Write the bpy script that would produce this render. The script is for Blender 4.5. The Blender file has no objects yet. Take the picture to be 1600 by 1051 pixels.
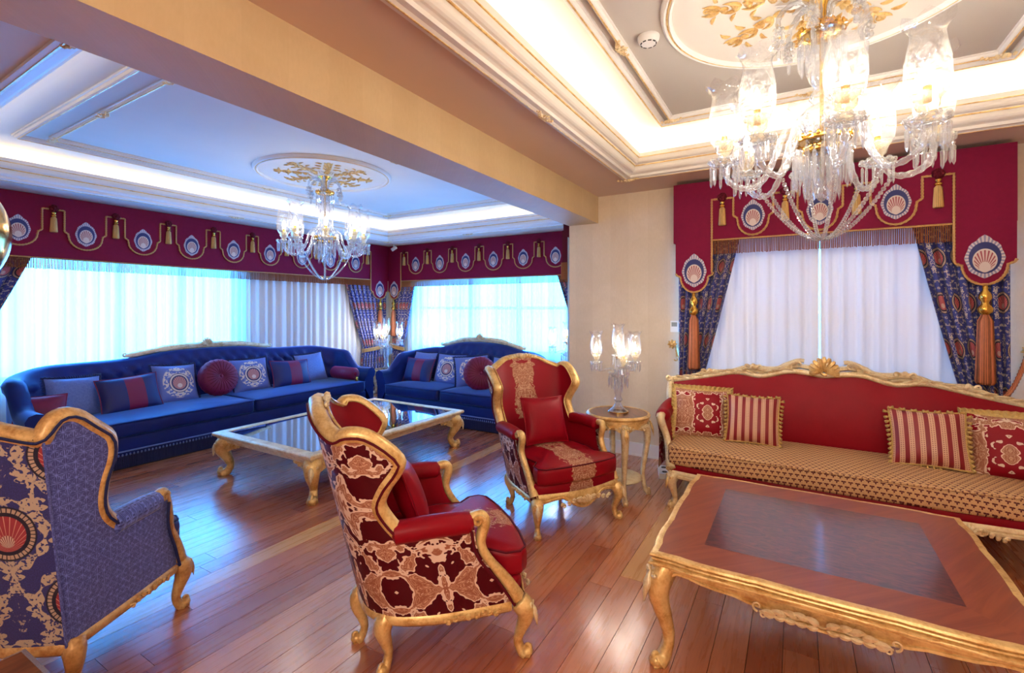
import bpy, bmesh, math, random
from math import sin, cos, pi, sqrt, atan2, radians, hypot
import numpy as np
from mathutils import Vector, Matrix

S = bpy.context.scene
C = S.collection
random.seed(7)

# ------------------------------------------------------------------ camera, sky, exposure
cam = bpy.data.cameras.new('camera')
cam.sensor_width = 36.0
cam.lens = 743.0 / 1600.0 * 36.0
cam.shift_y = -44.5 / 1600.0
cam.clip_start = 0.05
co = bpy.data.objects.new('camera', cam)
C.objects.link(co)
co.location = (0, 0, 1.5)
co.rotation_euler = (radians(90), 0, radians(30.86))
S.camera = co

S.view_settings.view_transform = 'Standard'
S.view_settings.look = 'None'
S.view_settings.gamma = 1
S.view_settings.use_curve_mapping = False
S.view_settings.exposure = 1.27
S.cycles.sample_clamp_indirect = 6.0
S.cycles.caustics_reflective = False
S.cycles.caustics_refractive = False
S.cycles.max_bounces = 10
S.cycles.transparent_max_bounces = 24

SKY = 14.0
BULB = 110.0
LED = 23.0
LED_BLUE = 9.5
BULB_BLUE = 45.0
w = bpy.data.worlds.new('sky')
S.world = w
w.use_nodes = True
bg = w.node_tree.nodes['Background']
bg.inputs[0].default_value = (0.058, 0.35, 1.0, 1)
bg.inputs[1].default_value = SKY

def portal(loc, rot, sx, sy):
    l = bpy.data.lights.new('window_daylight', 'AREA')
    l.shape = 'RECTANGLE'; l.size = sx; l.size_y = sy
    l.cycles.is_portal = True
    o = bpy.data.objects.new('window_daylight', l)
    C.objects.link(o); o.location = loc; o.rotation_euler = rot
portal((-7.12, 2.05, 1.55), (0, radians(-90), 0), 1.6, 3.7)      # long window of the blue room
portal((-4.28, 7.02, 1.55), (radians(-90), 0, 0), 3.85, 1.6)     # end window of the blue room
portal((0.16, 5.02, 1.55), (radians(-90), 0, 0), 2.0, 1.5)       # window of the red room

# unseen fill light added behind the viewer to light the red room more evenly
pl = bpy.data.lights.new('rear_fill_light', 'POINT'); pl.energy = 54; pl.color = (1, .92, .80); pl.shadow_soft_size = .35
plo = bpy.data.objects.new('rear_fill_light', pl); C.objects.link(plo); plo.location = (.3, -1.3, 2.15)

# ------------------------------------------------------------------ mesh builder
def V(*a): return np.array(a, dtype=float)

def catmull(pts, n, closed=False):
    P = [np.array(p, dtype=float) for p in pts]
    out = []
    m = len(P)
    segs = m if closed else m - 1
    for i in range(segs):
        if closed:
            p0, p1, p2, p3 = P[(i-1) % m], P[i], P[(i+1) % m], P[(i+2) % m]
        else:
            p1, p2 = P[i], P[i+1]
            p0 = P[i-1] if i > 0 else 2*p1 - p2
            p3 = P[i+2] if i+2 < m else 2*p2 - p1
        for k in range(n):
            t = k / n
            out.append(0.5*((2*p1) + (-p0+p2)*t + (2*p0-5*p1+4*p2-p3)*t*t + (-p0+3*p1-3*p2+p3)*t**3))
    if not closed: out.append(P[-1])
    return out

def interp(x, table):
    xs = [t[0] for t in table]; ys = [t[1] for t in table]
    return float(np.interp(x, xs, ys))

class CurveFn:
    """smooth 1-D table -> vector function"""
    def __init__(s, table, smooth=True, n=10):
        xs = [t[0] for t in table]
        P = [np.atleast_1d(np.array(t[1], dtype=float)) for t in table]
        Q = [np.concatenate(([x], p)) for x, p in zip(xs, P)]
        R = catmull(Q, n) if smooth else Q
        s.x = [r[0] for r in R]
        s.y = np.array([r[1:] for r in R])
    def __call__(s, x):
        v = np.array([np.interp(x, s.x, s.y[:, k]) for k in range(s.y.shape[1])])
        return v if len(v) > 1 else float(v[0])

class MB:
    def __init__(s):
        s.v, s.f, s.uv = [], [], []
    def add(s, vs, fs, uvs=None):
        b = len(s.v)
        s.v.extend([tuple(map(float, p)) for p in vs])
        s.uv.extend(uvs if uvs is not None else [(p[0], p[2] + p[1]) for p in vs])
        s.f.extend([tuple(b + i for i in f) for f in fs])
        return s
    def box(s, x0, x1, y0, y1, z0, z1):
        vs = [(x, y, z) for x in (x0, x1) for y in (y0, y1) for z in (z0, z1)]
        return s.add(vs, [(0,1,3,2),(4,6,7,5),(0,4,5,1),(2,3,7,6),(0,2,6,4),(1,5,7,3)])
    def grid(s, fn, nu, nv, uvfn=None, closed_u=False, flip=False):
        vs, uvs = [], []
        for j in range(nv+1):
            for i in range(nu+1):
                a, b = i/nu, j/nv
                vs.append(fn(a, b)); uvs.append(uvfn(a, b) if uvfn else (a, b))
        fs = []
        for j in range(nv):
            for i in range(nu):
                q = (j*(nu+1)+i, j*(nu+1)+i+1, (j+1)*(nu+1)+i+1, (j+1)*(nu+1)+i)
                fs.append(q[::-1] if flip else q)
        return s.add(vs, fs, uvs)
    def lathe(s, prof, n=16, c=(0,0,0), ribs=0, amp=0, a0=0, tw=0):
        vs, uvs = [], []
        m = len(prof)
        for j, (r, z) in enumerate(prof):
            for i in range(n):
                a = 2*pi*i/n + a0
                rr = r*(1 + (amp*cos(ribs*(a + tw*j)) if ribs else 0))
                vs.append((c[0]+rr*cos(a), c[1]+rr*sin(a), c[2]+z)); uvs.append((i/n, z))
        fs = [(j*n+i, j*n+(i+1) % n, (j+1)*n+(i+1) % n, (j+1)*n+i) for j in range(m-1) for i in range(n)]
        return s.add(vs, fs, uvs)
    def tube(s, path, r, n=6, closed=False, caps=True, sx=1.0, sy=1.0, up=None, power=2.0, rot=0.0):
        P = [np.array(p, dtype=float) for p in path]
        m = len(P)
        R = r if hasattr(r, '__len__') else [r]*m
        if len(R) != m: R = np.interp(np.linspace(0, 1, m), np.linspace(0, 1, len(R)), R)
        T = []
        for i in range(m):
            a = P[(i-1) % m] if closed or i > 0 else P[0]
            b = P[(i+1) % m] if closed or i < m-1 else P[-1]
            t = b - a; L = np.linalg.norm(t); T.append(t/L if L > 1e-9 else (T[-1] if T else V(0,0,1)))
        if up is not None:
            ref = np.array(up, dtype=float)
        else:
            ref = V(0,0,1) if abs(T[0][2]) < .9 else V(1,0,0)
        nrm = ref - T[0]*np.dot(ref, T[0]); nrm /= np.linalg.norm(nrm)
        vs, uvs = [], []
        acc = 0
        for i in range(m):
            if up is not None:
                q = ref - T[i]*np.dot(ref, T[i])
                if np.linalg.norm(q) > 1e-3: nrm = q/np.linalg.norm(q)
            else:
                q = nrm - T[i]*np.dot(nrm, T[i])
                if np.linalg.norm(q) > 1e-6: nrm = q/np.linalg.norm(q)
            bi = np.cross(T[i], nrm)
            if i: acc += np.linalg.norm(P[i]-P[i-1])
            for k in range(n):
                a = 2*pi*k/n + rot
                ca, sa = cos(a), sin(a)
                if power != 2.0:
                    d = (abs(ca)**power + abs(sa)**power)**(1/power); ca, sa = ca/d, sa/d
                vs.append(P[i] + (nrm*ca*sy + bi*sa*sx)*R[i]); uvs.append((k/n*.1, acc))
        fs = []
        for i in range(m if closed else m-1):
            j = (i+1) % m
            for k in range(n):
                fs.append((i*n+k, i*n+(k+1) % n, j*n+(k+1) % n, j*n+k))
        if caps and not closed:
            fs.append(tuple(range(n))[::-1]); fs.append(tuple((m-1)*n+k for k in range(n)))
        return s.add(vs, fs, uvs)
    def loft(s, loops, uvs=None, cap0=False, cap1=False):
        n = len(loops[0]); vs = [p for L in loops for p in L]
        fs = [(j*n+i, j*n+(i+1) % n, (j+1)*n+(i+1) % n, (j+1)*n+i) for j in range(len(loops)-1) for i in range(n)]
        if cap0: fs.append(tuple(range(n))[::-1])
        if cap1: fs.append(tuple((len(loops)-1)*n+i for i in range(n)))
        return s.add(vs, fs, uvs)
    def prism(s, poly, fn, d0, d1, uvfn=None):
        """polygon (a,b) extruded in d by the map fn(a,b,d)"""
        n = len(poly)
        vs = [fn(a, b, d0) for a, b in poly] + [fn(a, b, d1) for a, b in poly]
        uvs = [(a, b) for a, b in poly]*2
        fs = [tuple(range(n))[::-1], tuple(range(n, 2*n))] + [(i, (i+1) % n, n+(i+1) % n, n+i) for i in range(n)]
        return s.add(vs, fs, uvs)
    def slab(s, loop, z0, z1, r=.03, bulge=.02, k=3, sidez=True):
        """cushion: closed outline (x,y) with rounded edges and a domed top"""
        L = [np.array(p, dtype=float) for p in loop]; n = len(L)
        cen = sum(L)/n
        N = []
        for i in range(n):
            t = L[(i+1) % n]-L[i-1]; t = t/(np.linalg.norm(t)+1e-9); q = V(t[1], -t[0])
            if np.dot(q, L[i]-cen) < 0: q = -q
            N.append(q)
        loops, uvs = [], []
        def ring(ins, z, sc=1.0):
            pts = []
            for p, q in zip(L, N):
                a = cen + (p - q*ins - cen)*sc
                pts.append((a[0], a[1], z)); uvs.append((a[0], a[1] - (z1 - z if z < z1 else 0)))
            loops.append(pts)
        ring(r, z0)
        for i in range(k+1):
            a = pi/2*i/k; ring(r*(1-sin(a)), z0 + r*(1-cos(a)))
        for i in range(k+1):
            a = pi/2*i/k; ring(r*(1-cos(a)), z1 - r + r*sin(a))
        for sc in (.85, .65, .4, .15):
            ring(r, z1 + bulge*(1-sc**2)*.9, sc)
        return s.loft(loops, uvs, cap0=True, cap1=True)
    def blob(s, c, r, n=8, m=5):
        vs = []
        for j in range(m+1):
            th = pi*j/m
            for i in range(n):
                a = 2*pi*i/n
                vs.append((c[0]+r[0]*sin(th)*cos(a), c[1]+r[1]*sin(th)*sin(a), c[2]+r[2]*cos(th)))
        fs = [(j*n+i, j*n+(i+1) % n, (j+1)*n+(i+1) % n, (j+1)*n+i) for j in range(m) for i in range(n)]
        return s.add(vs, fs)
    def xform(s, M):
        s.v = [tuple(M @ Vector(p)) for p in s.v]; return s
    def mesh(s, name, smooth=True, mat=None, angle=None):
        me = bpy.data.meshes.new(name)
        me.from_pydata(s.v, [], s.f)
        uvl = me.uv_layers.new(name='UVMap')
        li = np.empty(len(me.loops), dtype=np.int32); me.loops.foreach_get('vertex_index', li)
        uv = np.array(s.uv, dtype=np.float32)[li]
        uvl.data.foreach_set('uv', uv.ravel())
        if smooth: me.polygons.foreach_set('use_smooth', [True]*len(me.polygons))
        bm = bmesh.new(); bm.from_mesh(me)
        bmesh.ops.recalc_face_normals(bm, faces=bm.faces[:]); bm.to_mesh(me); bm.free()
        if smooth and angle:
            me.set_sharp_from_angle(angle=radians(angle))
        if mat: me.materials.append(mat)
        me.update()
        return me

def obj(name, mb, mat, parent=None, smooth=True, kind=None, angle=40, label=None, loc=None, rz=0):
    me = mb.mesh(name, smooth, mat, angle)
    o = bpy.data.objects.new(name, me); C.objects.link(o)
    if parent is not None: o.parent = parent
    if kind: o['kind'] = kind
    if label: o['label'] = label
    if loc is not None: o.location = loc; o.rotation_euler = (0, 0, rz)
    return o

def inst(name, src, parent, loc=(0,0,0), rot=(0,0,0), sc=None):
    o = bpy.data.objects.new(name, src.data if hasattr(src, 'data') else src); C.objects.link(o)
    o.parent = parent; o.location = loc; o.rotation_euler = rot
    if sc: o.scale = sc
    return o

def tag(o, label, cat, group=None):
    o['label'] = label; o['category'] = cat
    if group: o['group'] = group
    return o

def thing(name, label, cat, loc=(0,0,0), rz=0, group=None):
    o = bpy.data.objects.new(name, None); C.objects.link(o)
    o.empty_display_size = .1
    o.location = loc; o.rotation_euler = (0, 0, rz)
    return tag(o, label, cat, group)

def struct(name, mb, mat, parent=None, smooth=False, angle=30):
    o = obj(name, mb, mat, parent, smooth, angle=angle)
    o['kind'] = 'structure'
    return o

def dup(root, loc, rz, label, parent=None):
    c = root.copy(); C.objects.link(c)
    if parent is None:
        c.location = loc; c.rotation_euler = (0, 0, rz); c['label'] = label
    else:
        c.parent = parent
    for ch in list(root.children): dup(ch, None, None, None, c)
    return c

# ---- carved ornament, drawn in a frame f(a, b, c): a, b in the plane, c outwards
def frame(o, ex, ey, en=None):
    o, ex, ey = V(*o), V(*ex), V(*ey)
    en = np.cross(ex, ey) if en is None else V(*en)
    return lambda a, b, c=0: o + ex*a + ey*b + en*c

def scroll(mb, f, cx, cy, r0, r1, a0, a1, t0, t1, c=0, n=14, sides=5):
    path = []
    for i in range(n+1):
        q = i/n; a = a0+(a1-a0)*q; r = r0+(r1-r0)*q
        path.append(f(cx+r*cos(a), cy+r*sin(a), c))
    mb.tube(path, [t0+(t1-t0)*i/n for i in range(n+1)], sides)

def leaf(mb, f, x, y, ang, ln, wd, bend=.6, c=0, rise=.3, sides=5):
    path, R = [], []
    px, py, a = x, y, ang
    n = 5
    for i in range(n+1):
        q = i/n
        path.append(f(px, py, c + rise*wd*sin(q*pi)))
        R.append(wd*(.25+1.0*sin(pi*min(1, q*1.08)**.8))*(.8 if q < 1 else .3))
        a += bend/n; px += ln/n*cos(a); py += ln/n*sin(a)
    mb.tube(path, R, sides)

def shell(mb, f, cx, cy, r, n=9, spread=2.6, c=0, th=None, a_mid=pi/2):
    th = th or r*.13
    for i in range(n):
        a = a_mid + spread*(i/(n-1)-.5)
        rr = r*(1 - .18*abs(i/(n-1)-.5)*2)
        path = [f(cx+q*rr*cos(a), cy+q*rr*sin(a), c + r*.28*sin(q*pi*.8)) for q in (.12, .35, .6, .82, 1.0)]
        mb.tube(path, [th*.35, th*.7, th*1.0, th*1.2, th*.7], 5)
    scroll(mb, f, cx, cy, r*.05, r*.22, 0, 5.5, th*.5, th*.8, c+r*.1, 10)

def spray(mb, f, L, wd, n=5, c=0, rnd=None, sym=True):
    """leafy spray running both ways from the origin"""
    rnd = rnd or random
    for sgn in ((1, -1) if sym else (1,)):
        g = (lambda a, b, cc=0, sg=sgn: f(a*sg, b, cc))
        for i in range(n):
            q = (i+.3)/n
            x = q*L; y = sin(q*5)*wd*.6
            leaf(mb, g, x, y, .75, L/n*.95, wd*(1-.5*q), -.9, c)
            leaf(mb, g, x, y, -.75, L/n*.8, wd*.85*(1-.5*q), .9, c)
        scroll(mb, g, L*1.02, 0, L*.06, L*.015, pi, -pi*1.4, wd*.35, wd*.18, c)

# ------------------------------------------------------------------ node-expression helper
class Nx:
    """a scalar socket with arithmetic that builds Math nodes"""
    def __init__(s, t, sock): s.t, s.s = t, sock
    def _m(s, op, *o, clamp=False):
        n = s.t.nodes.new('ShaderNodeMath'); n.operation = op; n.use_clamp = clamp
        for i, x in enumerate((s,)+o):
            if isinstance(x, Nx): s.t.links.new(x.s, n.inputs[i])
            else: n.inputs[i].default_value = float(x)
        return Nx(s.t, n.outputs[0])
    def __add__(s, o): return s._m('ADD', o)
    __radd__ = __add__
    def __sub__(s, o): return s._m('SUBTRACT', o)
    def __rsub__(s, o): return (s*-1) + o
    def __mul__(s, o): return s._m('MULTIPLY', o)
    __rmul__ = __mul__
    def __truediv__(s, o): return s._m('DIVIDE', o)
    def abs(s): return s._m('ABSOLUTE')
    def fract(s): return s._m('FRACT')
    def floor(s): return s._m('FLOOR')
    def sin(s): return s._m('SINE')
    def cos(s): return s._m('COSINE')
    def sqrt(s): return s._m('SQRT')
    def pow(s, e): return s._m('POWER', e)
    def min(s, o): return s._m('MINIMUM', o)
    def max(s, o): return s._m('MAXIMUM', o)
    def mod(s, o): return s._m('FLOORED_MODULO', o)
    def ping(s, o): return s._m('PINGPONG', o)
    def atan2(s, o): return s._m('ARCTAN2', o)
    def lt(s, o): return s._m('LESS_THAN', o)
    def gt(s, o): return s._m('GREATER_THAN', o)
    def step(s, a, b):
        n = s.t.nodes.new('ShaderNodeMapRange'); n.interpolation_type = 'SMOOTHSTEP'
        s.t.links.new(s.s, n.inputs[0])
        for i, x in ((1, a), (2, b)):
            if isinstance(x, Nx): s.t.links.new(x.s, n.inputs[i])
            else: n.inputs[i].default_value = float(x)
        return Nx(s.t, n.outputs[0])

def lin(r, g, b):
    f = lambda c: (c/255/12.92 if c <= 10 else ((c/255+.055)/1.055)**2.4)
    return (f(r), f(g), f(b), 1)

class Mat:
    def __init__(s, name):
        s.m = bpy.data.materials.new(name); s.m.use_nodes = True
        s.t = s.m.node_tree; s.nd, s.lk = s.t.nodes, s.t.links
        s.b = s.nd['Principled BSDF']; s.out = s.nd['Material Output']
        s.tc = None
    def node(s, typ, **kw):
        n = s.nd.new(typ)
        for k, v in kw.items(): setattr(n, k, v)
        return n
    def coord(s, which='UV'):
        if s.tc is None: s.tc = s.node('ShaderNodeTexCoord')
        return s.tc.outputs[which]
    def xyz(s, which='UV'):
        sp = s.node('ShaderNodeSeparateXYZ'); s.lk.new(s.coord(which), sp.inputs[0])
        return [Nx(s.t, sp.outputs[i]) for i in range(3)]
    def vec(s, x, y, z=0):
        c = s.node('ShaderNodeCombineXYZ')
        for i, q in enumerate((x, y, z)):
            if isinstance(q, Nx): s.lk.new(q.s, c.inputs[i])
            else: c.inputs[i].default_value = float(q)
        return c.outputs[0]
    def noise(s, vec, scale=5, detail=2, rough=.5, dist=0, dim='3D'):
        n = s.node('ShaderNodeTexNoise', noise_dimensions=dim)
        if vec is not None: s.lk.new(vec, n.inputs['Vector'])
        n.inputs['Scale'].default_value = scale; n.inputs['Detail'].default_value = detail
        n.inputs['Roughness'].default_value = rough; n.inputs['Distortion'].default_value = dist
        return Nx(s.t, n.outputs['Fac'])
    def voro(s, vec, scale=5, feature='F1', out='Distance', rand=1.0):
        n = s.node('ShaderNodeTexVoronoi', feature=feature)
        s.lk.new(vec, n.inputs['Vector']); n.inputs['Scale'].default_value = scale
        n.inputs['Randomness'].default_value = rand
        return Nx(s.t, n.outputs[out])
    def mix(s, fac, a, b):
        n = s.node('ShaderNodeMix', data_type='RGBA')
        for i, x in ((0, fac), (6, a), (7, b)):
            if isinstance(x, Nx): s.lk.new(x.s, n.inputs[i])
            elif isinstance(x, (tuple, list)): n.inputs[i].default_value = x
            elif isinstance(x, (int, float)): n.inputs[i].default_value = x
            else: s.lk.new(x, n.inputs[i])
        return n.outputs[2]
    def base(s, c):
        if isinstance(c, (tuple, list)): s.b.inputs['Base Color'].default_value = c
        else: s.lk.new(c, s.b.inputs['Base Color'])
        return s
    def set(s, **kw):
        names = dict(rough='Roughness', metal='Metallic', spec='Specular IOR Level', sheen='Sheen Weight', sheen_rough='Sheen Roughness',
                     sheen_tint='Sheen Tint', coat='Coat Weight', coat_rough='Coat Roughness', ior='IOR', aniso='Anisotropic')
        for k, v in kw.items():
            i = s.b.inputs[names[k]]
            if isinstance(v, Nx): s.lk.new(v.s, i)
            else: i.default_value = v
        return s
    def bump(s, h, strength=.3, dist=.01):
        n = s.node('ShaderNodeBump'); s.lk.new(h.s, n.inputs['Height'])
        n.inputs['Strength'].default_value = strength; n.inputs['Distance'].default_value = dist
        s.lk.new(n.outputs[0], s.b.inputs['Normal'])
        return s

M = {}
def simple(key, c, rough=.5, metal=0, var=.06, scale=8, bump=0, bscale=60, coordn='Object', **kw):
    m = Mat(key)
    n = m.noise(m.coord(coordn), scale, 3)
    dark = tuple(x*(1-var*2.5) for x in c[:3])+(1,)
    lite = tuple(min(1, x*(1+var*2.5)) for x in c[:3])+(1,)
    m.base(m.mix(n, dark, lite)).set(rough=rough, metal=metal, **kw)
    if bump: m.bump(m.noise(m.coord(coordn), bscale, 2), bump, .004)
    M[key] = m.m
    return m

# gilding: cream gold leaf with brown worn patina
def gild(key, c1, c2, metal=.55, rough=.36, scale=14):
    m = Mat(key)
    n = m.noise(m.coord('Object'), scale, 5, .65)
    n2 = m.noise(m.coord('Object'), scale*7, 2)
    k = (n*.75 + n2*.25).step(.3, .62)
    m.base(m.mix(k, c2, c1)).set(metal=metal, rough=(n*.25 + rough-.12))
    m.bump(n2, .25, .003)
    M[key] = m.m
gild('gold', lin(246, 214, 146), lin(200, 148, 78), .35)
gild('gold_pale', lin(248, 232, 192), lin(214, 178, 120), .25, .4)
gild('gold_wood', lin(232, 190, 124), lin(180, 124, 66), .2, .38)
gild('brass', lin(235, 190, 95), lin(180, 125, 45), .95, .22, 6)
gild('brass_polished', lin(226, 172, 84), lin(214, 156, 70), 1.0, .16, 3)

simple('plaster', lin(236, 230, 220), .7, var=.015, scale=3)
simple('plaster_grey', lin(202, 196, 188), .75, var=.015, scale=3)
simple('plaster_rose', lin(214, 186, 166), .75, var=.015, scale=2)
simple('white_trim', lin(242, 240, 236), .4, var=.01)
simple('white_plastic', lin(236, 236, 234), .35, var=.01)
simple('dark_plastic', lin(30, 30, 32), .4, var=.05)
simple('subfloor', lin(38, 22, 15), .8)
simple('glass_plain', lin(220, 235, 240), .05)
simple('burgundy', lin(124, 12, 54), .7, var=.05, scale=30, bump=.15, bscale=400, spec=.2)
simple('burgundy_dark', lin(92, 10, 30), .65, var=.08, scale=30, bump=.2, bscale=300, spec=.2)
simple('satin_plain', lin(142, 6, 28), .42, var=.06, scale=10, bump=.12, bscale=60, spec=.18)
simple('velvet_plum', lin(112, 6, 62), .6, var=.1, scale=20, bump=.2, bscale=120, sheen=.35, sheen_rough=.4, sheen_tint=(.9, .2, .6, 1))
simple('cord_gold', lin(190, 146, 88), .6, var=.2, scale=120, bump=.6, bscale=160)
def strands(key, c, k):
    m = Mat(key)
    u, v, _ = m.xyz('UV')
    s = (((u*k).fract()-.5).abs()*2)
    n = m.noise(m.vec(u*40, v*12, 0), 2, 2)
    m.base(m.mix((s*.7+n*.5).step(.2, .9), tuple(x*.4 for x in c[:3])+(1,), tuple(min(1, x*1.25) for x in c[:3])+(1,))).set(rough=.5)
    m.bump(s, .5, .004)
    M[key] = m.m
strands('tassel_gold', lin(222, 178, 108), 16)
strands('tassel_copper', lin(196, 116, 78), 24)
simple('trim_olive', lin(196, 164, 98), .6, var=.2, scale=80, bump=.5, bscale=150)
simple('navy_fringe', lin(22, 30, 84), .7, var=.3, scale=150, bump=.5, bscale=200)
simple('copper_edge', lin(226, 214, 200), .25, .8, var=.03)

def velvet():
    m = Mat('velvet_blue')
    n = m.noise(m.coord('Object'), 6, 4)
    m.base(m.mix(n, lin(6, 20, 82), lin(12, 38, 128))).set(rough=.5, sheen=.9, sheen_rough=.35, spec=.3)
    m.b.inputs['Sheen Tint'].default_value = (.2, .45, 1, 1)
    m.bump(m.noise(m.coord('Object'), 300, 1), .12, .002)
    M['velvet'] = m.m
velvet()

# ---- woven patterns
def sym_noise(m, u, v, wd, ht, scale, seed, detail=1.5, dist=1.2):
    """noise mirrored about each motif axis: symmetric, damask-like figures"""
    x = ((u/wd).fract() - .5).abs()*wd
    y = v.ping(ht)
    return x, y, m.noise(m.vec(x, y, seed), scale, detail, .5, dist)

def damask_red(key, uo=0.0, band=False, gr=None, seed=4.37, sc=7.4):
    m = Mat(key)
    u, v, _ = m.xyz('UV')
    ground = gr or (lin(142, 6, 28) if band else lin(80, 5, 20))
    if band:
        wd = 10.0
        ax = u.abs()
        n = m.noise(m.vec(ax, v, 3.3), 9, 2, .5, 1.4)
        edge = n*.13 + .035 + ((v*21).sin()*.012)
        lace = ax.lt(edge) * (1 - n.step(.60, .61))
        ln = ((m.noise(m.vec(ax, v, 1.7), 26, 1.5, .5, .8)*6).fract()-.5).abs()
    else:
        x, y, n = sym_noise(m, u+uo, v, .40, .36, sc, seed, 2.2, 1.5)
        fine = m.voro(m.vec(x, y, 0), 60)
        lace = (n + fine*.07).step(.475, .483)
        ln = ((n*19).fract()-.5).abs()
    inner = m.mix(ln.step(.1, .26), lin(214, 172, 146), lin(150, 84, 66))
    dots = m.voro(m.vec(u, v, 0), 130).step(.28, .38)
    inner2 = m.mix(dots*.7, lin(180, 128, 100), inner)
    if not band: inner2 = m.mix(1 - n.step(.50, .512), inner2, lin(232, 206, 188))
    m.base(m.mix(lace, ground, inner2)).set(rough=(lace*.3+.42), spec=.18)
    m.bump(lace + ln*.4, .25, .004)
    M[key] = m.m
damask_red('damask_red')
damask_red('damask_sofa', .13, gr=lin(140, 8, 30), seed=8.61, sc=9.0)
damask_red('satin_band', band=True)

def shell_motif(m, dx, dy, r):
    """fan rays inside an oval: returns (inside, ring, rays)"""
    d = ((dx*1.08)*(dx*1.08) + dy*dy).sqrt()/r
    ang = dx.atan2(dy + r*.75)
    rays = ((ang*6.0).fract()-.5).abs()
    inside = 1 - d.step(.80, .84)
    ring = d.step(.98, 1.0)*(1 - d.step(1.16, 1.2))
    halo = 1 - d.step(1.24, 1.28)
    core = 1 - ((dx*dx + (dy+r*.35)*(dy+r*.35)).sqrt()/r).step(.26, .3)
    return inside, ring, rays, halo, core

def navy_brocade(key, base, wd, ht, leafc, r, sc, thr, vines=False):
    m = Mat(key)
    u, v, _ = m.xyz('UV')
    row = (v/ht).floor()
    uu = u + (row.mod(2.0))*(wd*.5)
    dx = ((uu/wd).fract()-.5)*wd
    dy = ((v/ht).fract()-.5)*ht
    inside, ring, rays, halo, core = shell_motif(m, dx, dy, r)
    n = m.noise(m.vec(dx.abs(), v.ping(ht*.5), 2.2), sc, 2.4, .5, 1.8)
    leafm = n.step(thr, thr+.012)*(1-halo)*((1-n.step(.60, .615)) + m.noise(m.vec(u, v), 120, 0).step(.45, .5)*.8).min(1.0)
    if vines:
        rr = ((dx*1.08)*(dx*1.08) + dy*dy).sqrt()/r
        an = dx.atan2(dy)
        pet = (an*9).cos()*.5+.5
        wreath = 1 - ((rr-1.56).abs() - pet*.22).step(.02, .06)
        q = ((u/(wd*.5)).fract()-.5).abs()*wd*.5
        ph = v*(2*pi/(ht*2))
        stem = (q - (ph.cos()*.045 + wd*.125)).abs()
        lump = (v*(2*pi/.052)).sin().abs()
        side = ((v*(2*pi/.104)).sin().gt(0)*2-1)*.013
        leaves_ = 1 - ((q - (ph.cos()*.045 + wd*.125) + side).abs() - lump*.019).step(.0, .003)
        vine = (1 - stem.step(.003, .005)).max(leaves_)
        brk = m.noise(m.vec(u, v), 70, 1.5).step(.40, .44)
        leafm = (wreath.max(vine)*brk).max(leafm*n.step(.60, .61))*(1-halo)
    c = m.mix(m.noise(m.vec(u, v), 240, 0).step(.4, .6)*.5, base, tuple(x*1.9 for x in base[:3])+(1,))
    c = m.mix(leafm, c, leafc)
    c = m.mix(halo, c, lin(16, 16, 48))
    c = m.mix(ring*((((dx.atan2(dy))*6).fract()).gt(.25)), c, lin(188, 160, 140))
    c = m.mix(inside, c, m.mix(rays.step(.41, .46), lin(160, 48, 62), lin(222, 170, 150)))
    c = m.mix(core, c, m.mix(rays.step(.25, .35), lin(216, 186, 168), lin(120, 40, 56)))
    m.base(c).set(rough=.6, sheen=.2)
    m.bump(leafm + inside*.5, .2, .003)
    M[key] = m.m
navy_brocade('brocade_chair', lin(40, 42, 108), .38, .28, lin(192, 172, 152), .083, 13, .545, True)
navy_brocade('brocade_drape', lin(40, 48, 122), .24, .34, lin(186, 174, 168), .065, 21, .53)

def key_weave():
    m = Mat('blue_weave')
    u, v, _ = m.xyz('UV')
    s = .030
    x = ((u/s).fract()-.5).abs(); y = ((v/s).fract()-.5).abs()
    a = ((x.max(y))*6).fract().gt(.5)
    b = (x - y).abs().lt(.09)
    n = m.noise(m.vec(u, v), 60, 1).step(.42, .58)
    k = (a*.75 + b*.5).min(1.0)*(n*.5+.5)
    m.base(m.mix(k, lin(28, 32, 112), lin(116, 128, 214))).set(rough=.6, sheen=.3)
    m.bump(k, .3, .002)
    M['blue_weave'] = m.m
key_weave()

def seat_weave():
    m = Mat('seat_weave')
    u, v, _ = m.xyz('UV')
    s = .036
    row = (v/s*1.15).floor()
    x = ((u/s + row*.5).fract()-.5); y = ((v/s*1.15).fract()-.5)
    d1 = ((x-.17)*(x-.17)*1.2 + (y-.1)*(y-.1)*2.2).sqrt()
    d2 = ((x+.17)*(x+.17)*1.2 + (y-.1)*(y-.1)*2.2).sqrt()
    d3 = (x*x*4.5 + (y+.2)*(y+.2)*1.1).sqrt()
    k = 1 - d1.min(d2).min(d3).step(.19, .25)
    g = m.noise(m.vec(u, v), 300, 0).step(.35, .65)
    m.base(m.mix(k, m.mix(g, lin(198, 154, 106), lin(226, 186, 138)), lin(92, 22, 34))).set(rough=.7)
    m.bump(1-k, .3, .002)
    M['seat_weave'] = m.m
seat_weave()

def stripes():
    m = Mat('striped_silk')
    u, v, _ = m.xyz('UV')
    x = (u/.054).fract()
    band = x.gt(.45)
    xb = ((x-.45)/.55)
    edge = (xb-.5).abs().gt(.38)
    lad = ((v/.012).fract().gt(.55))*((xb-.5).abs().gt(.1))*((xb-.5).abs().lt(.3))
    c = m.mix(lad, lin(222, 180, 150), lin(128, 32, 44))
    c = m.mix(edge, c, lin(214, 164, 140))
    m.base(m.mix(band, lin(132, 8, 30), c)).set(rough=.45, sheen=.15)
    M['striped_silk'] = m.m
stripes()

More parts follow.
